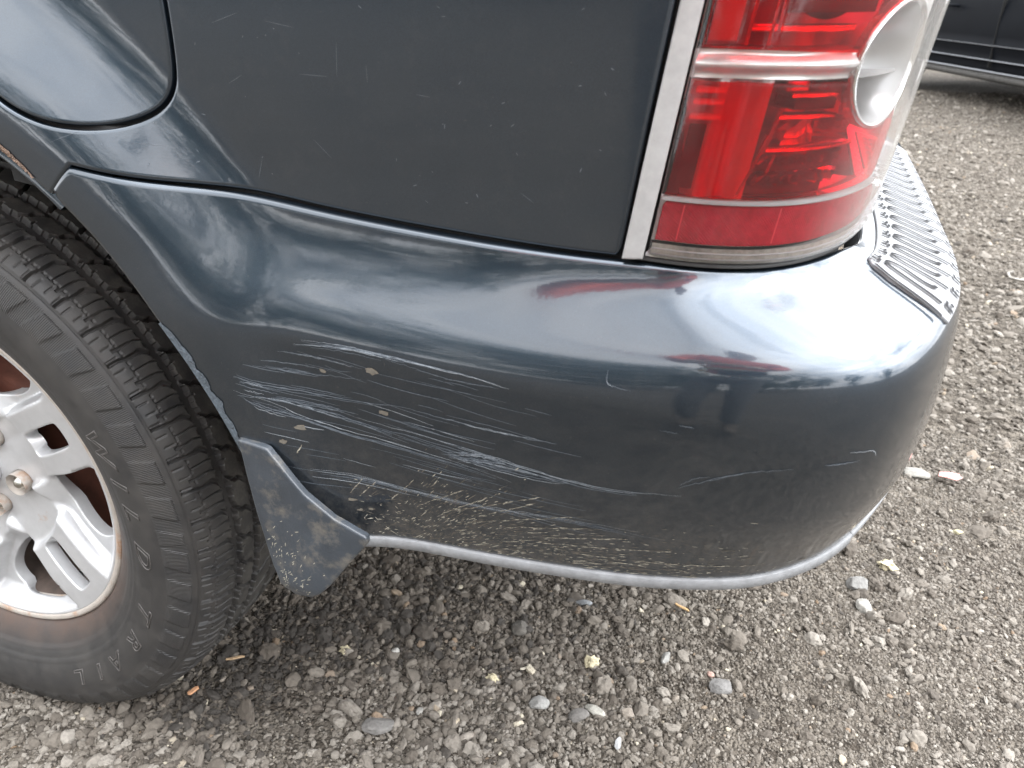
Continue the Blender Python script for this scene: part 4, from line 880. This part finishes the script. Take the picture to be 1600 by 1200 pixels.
for s_,w_,r_ in ((.63,.1115,.0055),(.557,.1705,.0048),(.540,.184,.0036),(.594,.2405,.004),(.728,.276,.004),(.600,.252,.003),(.636,.145,.004),(.97,.272,.003),(.61,.25,.0028),(.585,.12,.003)):
    n_=12; an=np.linspace(0,2*np.pi,n_,endpoint=False); rr_=r_*R2.uniform(.6,1.1,n_); A=s_+rr_*np.cos(an)*1.2; B=w_+rr_*np.sin(an)*.6
    Pm=bsurf(A,B)+surf_normal(bsurf,A,B)*(-1)*.0004; md_.add(Pm,[tuple(range(n_))[::-1]])
mb.build('mud_spatter',MAT['mud'],bumper)['kind']='stuff'; md_.build('mud_film_streaks',MAT['mud_dim'],bumper)['kind']='stuff'
# stone dust on the mud flap
fb=Acc()
for i in range(120):
    a0=.512+abs(R2.normal(0,.022)); b0=.398+abs(R2.normal(0,.04)); 
    if not inside(offset_poly(resample(mf,.004),.004 if area2(mf)>0 else -.004),np.array([[a0,b0]]))[0]: continue
    an=R2.normal(.8,.4); L_=R2.uniform(.001,.005); q=np.array([(a0+t*L_*math.cos(an),b0+t*L_*math.sin(an)) for t in (0,.5,1)])
    fb.add(*ribbon_verts(q,R2.uniform(.0004,.0011),mfs,.0004,1))
fb.build('mud_flap_spatter',MAT['mud'],car)['kind']='stuff'
# specks and hairline marks on the body side
pz_=Acc()
for i in range(80):
    a0=R2.uniform(.36,.80); b0=R2.uniform(.765,.93); an=R2.normal(-.1,.9) ; L_=R2.uniform(.0008,.004) if i>14 else R2.uniform(.01,.03)
    if inside(FL,np.array([[a0,b0]]))[0] or b0<np.interp(a0,lipx,lipz)+.006: continue
    q=np.array([(a0+t*L_*math.cos(an),b0+t*L_*math.sin(an)) for t in (0,.4,.7,1)]); pz_.add(*ribbon_verts(q,R2.uniform(.0003,.0007) if i>14 else .0003,quarter,.0003,1))
pz_.build('side_chips',MAT['scratch_dim'],car)['kind']='stuff'
# frayed paint along the bumper's arch edge
fr=Acc(); n_=110; aa=np.linspace(12,34,n_); w_in=.004+np.cumsum(R2.normal(0,.0010,n_)); w_in=np.clip(.0045+np.abs(np.sin(aa*1.3))*.003+(w_in-w_in.mean())*.5,.001,.0105)*np.sin(np.linspace(.2,np.pi-.3,n_))**.5
E1_=np.stack([(RA+.0008)*np.cos(np.radians(aa)),WZ+(RA+.0008)*np.sin(np.radians(aa))],1); E2_=np.stack([(RA+.001+w_in)*np.cos(np.radians(aa)),WZ+(RA+.001+w_in)*np.sin(np.radians(aa))],1)
def onb(Q): ww=w_at(Q[:,0],Q[:,1]); return bsurf(Q[:,0],ww)+surf_normal(bsurf,Q[:,0],ww)*(-1)*.0006
fr.add(np.concatenate([onb(E1_),onb(E2_)]),[(i,n_+i,n_+i+1,i+1) for i in range(n_-1)])
MAT['fray']=princ('frayed_paint_edge',(.065,.080,.095),.45,var=.4,vscale=250,bump=.8,bscale=500)
fr.build('frayed_edge',MAT['fray'],bumper)['kind']='stuff'
# rust blister on the wing above the tyre
rs=Acc(); n_=90; aa=np.linspace(50.2,60,n_); r0=RA+.0018; r1=RA+.003+.0085*np.sin(np.linspace(.0,np.pi,n_))**1.2*np.clip(.75+np.cumsum(R2.normal(0,.07,n_)),.45,1.15)
Pa=[];m_=5
for k in range(m_):
    r_=r0+(r1-r0)*k/(m_-1); xx=r_*np.cos(np.radians(aa)); zz=WZ+r_*np.sin(np.radians(aa)); Q=quarter(xx,zz); Q[:,1]-=.0006+.0022*math.sin(k/(m_-1)*np.pi)*R2.uniform(.2,1,n_); Pa.append(Q)
rs.add(np.concatenate(Pa),[(k*n_+i,k*n_+i+1,(k+1)*n_+i+1,(k+1)*n_+i) for k in range(m_-1) for i in range(n_-1)])
rs.build('rust_blister',MAT['rust'],car)
# ================================================================== STONES AND LITTER
GR='larger stones lying in the gravel'
ST_=[(.586,.183,(.018,.015,.010),(.50,.42,.31),'smooth tan oval pebble in the gravel left of the bottom middle'),
(.699,.461,(.030,.014,.010),(.30,.31,.32),'flat slate grey stone just below the bumper strip'),
(.618,.374,(.032,.030,.018),(.17,.155,.135),'round dark brown stone below the bumper left of the slate grey one'),
(.689,.248,(.030,.022,.018),(.38,.37,.35),'pale grey angular stone left of the white wedge'),
(.766,.262,(.033,.015,.012),(.52,.50,.44),'whitish wedge shaped stone near the bottom middle'),
(1.123,.658,(.042,.030,.020),(.27,.26,.245),'large grey brown stone right of the bumper corner'),
(1.130,.606,(.028,.026,.020),(.42,.40,.36),'light beige blocky stone just below the large grey brown stone'),
(1.248,1.061,(.060,.034,.016),(.40,.38,.34),'long pale flat stone beside the bumper edge on the right'),
(.927,.359,(.044,.026,.016),(.25,.24,.23),'broad flat grey stone low right of the bumper'),
(.491,.140,(.046,.034,.018),(.24,.225,.21),'large flat brown grey stone at the bottom left of the tan pebble'),
(.808,.218,(.010,.022,.010),(.50,.50,.50),'narrow light grey upright stone at the bottom edge'),
(.453,.271,(.013,.011,.009),(.62,.60,.56),'small white pebble between the tyre and the cream lump'),
(.844,.388,(.016,.032,.012),(.33,.32,.30),'tall thin grey stone right of the popped cream lump'),
(.747,.246,(.030,.020,.016),(.21,.195,.18),'dull brown stone tucked under the whitish wedge'),
(.533,.184,(.010,.018,.008),(.40,.385,.35),'small upright beige stone left of the tan pebble'),
(.384,.419,(.015,.009,.008),(.50,.46,.38),'pale straw coloured chip under the mud flap'),
(.911,.379,(.012,.010,.008),(.55,.36,.30),'small pinkish pebble above the broad flat grey stone'),
(1.304,.872,(.018,.013,.009),(.60,.55,.36),'small yellowish pebble in the open gravel on the right')]
for i,(x,y,s_,c_,l_) in enumerate(ST_): c_=tuple(round(v*.58,3) for v in c_); stone('stone',x,y,s_,0,c_,l_,'stone',GR,seed=20+i,rot=[0,.1,0,.5,-.3,.2,.1,-.2,.3,.6,.1,0,-.2,.4,.3,.2,0,.1][i])
for i,(x,y,s_,l_) in enumerate([(.611,.270,.017,'crumbly cream lump left of the other cream lump in the gravel'),(.741,.344,.020,'largest crumbly cream lump right of centre below the bumper'),(.382,.247,.015,'small crumbly cream lump nearest the tyre'),(1.175,.727,.024,'yellowish cream chip lying right of the bumper corner')]):
    stone('cream_lump',x,y,(s_*1.2,s_,s_*.8),0,(.42,.37,.25),l_,'litter','cream coloured crumbs on the gravel',seed=60+i,lump=1.6)
def stick(x,y,L_,rot,col,label,w=.0035):
    key=('wd',col)
    if key not in MAT: MAT[key]=princ('dry_wood',col,.8,var=.3,vscale=200)
    ac=Acc(); n_=7; V=[]
    for i in range(n_):
        t=i/(n_-1)-.5; wv=w*(1-abs(t)**3*4)*.5+.0004; bend=.002*math.sin(t*4)
        V+=[(t*L_,bend-wv,0),(t*L_,bend+wv,0),(t*L_,bend+wv*.8,w*.5),(t*L_,bend-wv*.8,w*.5)]
    F=[(4*i+a,4*i+(a+1)%4,4*i+4+(a+1)%4,4*i+4+a) for i in range(n_-1) for a in range(4)]+[(0,3,2,1),(4*n_-4,4*n_-3,4*n_-2,4*n_-1)]
    o=mesh('wood_splinter',V,F,MAT[key],None,False); o.location=(x,y,float(ground_z(np.array(x),np.array(y)))+.008); o.rotation_euler=(0,.1,rot); tag(o,label,'splinter','wood splinters on the gravel')
stick(.852,.495,.024,-.5,(.42,.27,.13),'short orange brown wood splinter under the right end of the strip')
stick(.240,.171,.026,.5,(.36,.25,.15),'brown wood splinter on dark soil behind the tyre')
stick(.222,.099,.016,1.0,(.45,.24,.13),'stubby reddish wood chip on the dark patch below the tyre',.006)
stick(.652,.300,.018,.5,(.46,.42,.34),'pale dry twig end between the two cream lumps',.003)
# pink paper scrap
V=[(-.020,-.006,.002),(-.004,-.010,.004),(.012,-.012,.002),(.024,-.004,.005),(.016,.002,.006),(.021,.012,.003),(.002,.008,.007),(-.016,.010,.003)]
V2=[(x,y,z+.0006) for x,y,z in V]; F=[tuple(range(8))[::-1],tuple(range(8,16))]+[(i,(i+1)%8,8+(i+1)%8,8+i) for i in range(8)]
o=mesh('paper_scrap',V+V2,F,princ('pinkish_paper',(.60,.30,.27),.7,var=.2,vscale=60),None,False); o.location=(1.307,1.048,.012); tag(o,'torn pinkish white paper scrap on the gravel right of the bumper','paper')
# bent steel bracket
o=tube('metal_bracket',[(-.03,.045,0),(-.05,.02,.001),(-.052,-.03,.001),(-.03,-.045,.0),(.05,-.047,.002),(.09,-.05,.001)],.0045,MAT['steel'],None,8); o.location=(1.715,2.47,.014); tag(o,'bent grey metal bracket lying on the gravel at the right edge','bracket')
# ================================================================== PARKED CAR BEHIND
MAT['bgpaint']=princ('dark_navy_paint',(.004,.005,.007),.6,metal=.0,coat=.0,spec=.05,var=.2,vscale=4)
MAT['bgglass']=princ('tinted_glass',(.01,.01,.012),.05,spec=.8)
MAT['bgtrim']=princ('sill_trim',(.25,.26,.28),.35,metal=.7)
MAT['bgsill']=princ('dusty_sill_plastic',(.075,.072,.068),.7,var=.3,vscale=20)
c2=empty('parked_car',(2.19,6.98,0),math.atan2(-.925,.38)); tag(c2,'dark navy car parked across the gravel lot, cut by the right edge','car')
# local frame: x along the car (towards the viewer), y to its left (away from us)
def loft(name,prof,xs,mat,sc=lambda x:(1,0),smooth=True,flip=False):
    G=[]
    for x in xs:
        k,dz=sc(x); G.append([(x,y*1.0+(1-k)*.35,z*1.0-dz*(z>.7)) for y,z in prof])
    return gridmesh(name,np.array(G,float),mat,c2,smooth=smooth,flip=flip)
xs=np.concatenate([np.linspace(-2.25,-1.9,6),np.linspace(-1.7,1.7,20),np.linspace(1.9,2.25,6)])
def scx(x): e=max(abs(x)-1.7,0)/.55; return (1-.75*e**2,.25*e**2)
def arcs(y0):
    return [(.06,.255),(.035,.265),(.028,.30),(.03,.325),(.018,.345),(.012,.352),(.018,.360),(.010,.40),(.004,.44),(-.002,.452),(-.006,.458),(.004,.466),(.002,.52),(.0,.60),(.01,.68),(.02,.74),(.035,.80),(.07,.86),(.13,.92)]
loft('body_side',arcs(0),xs,MAT['bgpaint'],scx)
loft('body_side',[(1.78-y,z) for y,z in arcs(0)],xs,MAT['bgpaint'],scx)
gridmesh('greenhouse',np.array([[(x*(1-.18*(z-.92)/.5),y,z) for y,z in ((.13,.92),(.20,1.10),(.34,1.42),(.9,1.47),(1.44,1.42),(1.58,1.10),(1.65,.92))] for x in (-1.7,-1.3,0,.9,1.15)],float),MAT['bgglass'],c2)
gridmesh('bonnet',np.array([[(x,y,.90-.10*max(x-1.2,0)) for y in (.12,.5,1.2,1.66)] for x in (-2.2,-1.6,1.1,1.7,2.2)],float),MAT['bgpaint'],c2)
loft('sill',[(.10,.20),(.055,.205),(.045,.225),(.05,.256),(.12,.258)],np.linspace(-1.0,1.0,8),MAT['bgsill'])
for z_,w_ in ((.352,.004),(.456,.006)): loft('side_moulding',[(.006-.004,z_-w_),(-.008,z_),(.004,z_+w_)],np.linspace(-1.0,1.0,10),MAT['bgtrim'])
loft('sill_chrome',[(.030,.262),(.022,.268),(.032,.275)],np.linspace(-1.0,1.0,8),MAT['bgtrim'])
for x_ in (-.95,.10,1.02):
    box('door_seam',(x_-.003,-.004,.30),(x_+.003,.02,.85),MAT['void'],c2)
for x_ in (-.55,.48):
    tube('door_handle',[(x_-.09,.00,.715),(x_-.07,-.030,.72),(x_+.07,-.030,.72),(x_+.09,.00,.715)],.011,MAT['bgpaint'],c2)
box('underfloor',(-1.9,.15,.18),(1.9,1.6,.30),MAT['void'],c2,.02)
for x_ in (-1.42,1.42):
    for y_ in (.03,1.60):
        a_=np.linspace(0,2*np.pi,40,endpoint=False); G=np.stack([np.stack([x_+r*np.cos(a_),np.full(40,y_+yy),.31+r*np.sin(a_)],-1) for r,yy in ((.19,.03),(.25,0),(.30,.01),(.315,.04),(.315,.15),(.3,.18),(.19,.18))],1)
        gridmesh('tyre',G,MAT['tyre'],c2,closed_u=True)
        G=np.stack([np.stack([x_+r*np.cos(a_),np.full(40,y_+yy),.31+r*np.sin(a_)],-1) for r,yy in ((.001,.05),(.06,.045),(.17,.06),(.195,.03))],1); gridmesh('wheel_rim',G,MAT['alloy'],c2,closed_u=True)
# ================================================================== BEHIND THE CAMERA (seen only in the paint)
MAT['bark']=princ('bark',(.09,.07,.05),.9,var=.4,vscale=8,bump=.6,bscale=30); MAT['leaf']=princ('leaves',(.035,.06,.022),.6,var=.45,vscale=3)
def tree(name,x,y,h,seed,label):
    r=np.random.default_rng(seed); t=empty(name,(x,y,0)); tag(t,label,'tree','trees across the lot')
    P=[(0,0,-.1)]+[(r.normal()*.1*k,r.normal()*.1*k,h*.62*k/6) for k in range(1,7)]; tube('trunk',P,np.linspace(.17,.06,7),MAT['bark'],t,9)
    ac=Acc()
    for b in range(7):
        a_=r.uniform(0,6.28); z0=h*r.uniform(.28,.5); e=np.array([math.cos(a_)*h*.2,math.sin(a_)*h*.2,z0+h*r.uniform(.15,.3)])
        for k in range(4):
            p=np.array([0,0,z0])+(e-[0,0,z0])*k/4; q_=np.array([0,0,z0])+(e-[0,0,z0])*(k+1)/4; w_=.05*(1-k/5)
            ac.add([p+[w_,0,0],p-[w_,0,0],p+[0,w_,0],q_+[w_*.7,0,0],q_-[w_*.7,0,0],q_+[0,w_*.7,0]],[(0,1,4,3),(1,2,5,4),(2,0,3,5)])
    ac.build('limb',MAT['bark'],t)
    V=[];F=[]; ncl=34; C=np.stack([r.normal(0,h*.17,ncl),r.normal(0,h*.12,ncl),h*(.47+r.normal(0,.19,ncl))],1)
    for c_ in C:
        for k in range(75):
            p=c_+r.normal(0,h*.055,3); u_=r.normal(size=3);u_/=np.linalg.norm(u_); v_=np.cross(u_,r.normal(size=3)); v_/=np.linalg.norm(v_); s_=r.uniform(.10,.20)
            o=len(V); V+=[tuple(p-u_*s_),tuple(p+v_*s_*.5),tuple(p+u_*s_),tuple(p-v_*s_*.5)]; F.append((o,o+1,o+2,o+3))
    V=[(a,b,max(c,.3)) for a,b,c in V]; mesh('crown',V,F,MAT['leaf'],t,False)
for i,(x,y,h) in enumerate([(-9,-13,7.5),(-6.2,-14,8.8),(-3.4,-13,7.2),(-.8,-14,8.4),(2,-13,7),(5,-14,8),(9,-14,7),(15,-11,8),(-12.5,-12,9),(19,-2,6)]): tree('leafy_tree',x,y,h,40+i,['low','tall','short','middling','broad','rounded','full','large','wide','far'][i]+' leafy tree across the lot behind the photographer')
# person taking the picture
def skin(name,chain,mat,parent,sub=2,root=0):
    V=[];E=[];Rr=[]
    for pts in chain:
        prev=None
        for p in pts:
            k=next((i for i,v in enumerate(V) if (Vector(v)-Vector(p[:3])).length<1e-4),None)
            if k is None: V.append(tuple(p[:3])); Rr.append(p[3]); k=len(V)-1
            if prev is not None: E.append((prev,k))
            prev=k
    me=bpy.data.meshes.new(name); me.from_pydata(V,E,[]); o=link(name,me,mat,parent,False)
    m=o.modifiers.new('skin','SKIN')
    for i,r in enumerate(Rr):
        s_=me.skin_vertices[0].data[i]; s_.radius=(r,r); s_.use_root=(i==root)
    m.use_smooth_shade=True; s2=o.modifiers.new('sub','SUBSURF'); s2.levels=sub; s2.render_levels=sub; return o
MAT['vest']=princ('orange_red_work_jacket',(.80,.10,.03),.75,var=.15); MAT['band']=princ('lime_yellow_band',(.45,.62,.06),.6); MAT['jeans']=princ('grey_work_trousers',(.13,.125,.12),.85,var=.2); MAT['flesh']=princ('skin_tone',(.45,.27,.19),.5); MAT['shoe']=princ('work_boots',(.10,.08,.06),.7); MAT['hair']=princ('brown_hair',(.05,.03,.02),.7)
pz=empty('person',(.81,-.95,.05)); tag(pz,'person in orange red jacket with lime bands, bending to photograph the bumper','person')
skin('jacket',[[(0,.02,.92,.145),(0,.06,1.06,.145),(0,.10,1.20,.15),(0,.13,1.32,.13),(0,.14,1.40,.07)],[(0,.13,1.32,.13),(-.17,.12,1.33,.07),(-.26,.18,1.15,.055),(-.17,.33,1.02,.045)],[(0,.13,1.32,.13),(.17,.12,1.33,.07),(.24,.18,1.15,.055),(.13,.33,1.02,.045)]],MAT['vest'],pz)
for z_,y_ in ((1.02,.05),(1.14,.08)):
    a_=np.linspace(0,2*np.pi,40,endpoint=False); gridmesh('reflective_band',np.stack([np.stack([.168*np.cos(a_),y_+.158*np.sin(a_),np.full(40,z_+dz)],-1) for dz in (-.025,0,.025)],1),MAT['band'],pz,closed_u=True)
    gridmesh('grey_tape',np.stack([np.stack([.170*np.cos(a_),y_+.160*np.sin(a_),np.full(40,z_+dz)],-1) for dz in (-.017,0,.017)],1),MAT['strip'],pz,closed_u=True)
skin('trousers',[[(0,.0,.90,.13),(-.10,-.01,.80,.095),(-.11,.04,.46,.065),(-.11,-.02,.10,.055)],[(0,.0,.90,.13),(.10,-.01,.80,.095),(.11,.04,.46,.065),(.11,-.02,.10,.055)]],MAT['jeans'],pz)
skin('head',[[(0,.145,1.40,.055),(0,.165,1.47,.058),(0,.20,1.56,.092),(0,.20,1.63,.080)]],MAT['flesh'],pz)
skin('hair',[[(0,.165,1.58,.085),(0,.17,1.65,.088)]],MAT['hair'],pz)
for sx in (-1,1):
    skin('boot',[[(.11*sx,-.04,.09,.055),(.11*sx,.0,.045,.048),(.11*sx,.14,.035,.04)]],MAT['shoe'],pz)
    hx=(-.17 if sx<0 else .13)
    skin('hand',[[(hx,.33,1.02,.036),(hx*.75,.37,1.0,.038),(hx*.55,.40,.99,.030)]]+[[(hx*.75,.37,1.0,.038),(hx*.55-.01*sx*k,.41,.975+.018*k,.010),(hx*.35,.428,.972+.017*k,.008)] for k in range(4)],MAT['flesh'],pz,1)
ph_=box('phone',(-.078,-.085,-.038),(.078,-.077,.038),MAT['black'],None,.004)
ph_.matrix_world=cam.matrix_world.copy(); ph_.data.transform(Matrix.Translation((0,.0,0)))
# phone body sits just behind the lens
me=ph_.data
for v in me.vertices: v.co=Vector((v.co.x-.05,v.co.z-.01,(v.co.y+.085)+.004))
tag(ph_,'black phone held in both hands above the bumper','phone')
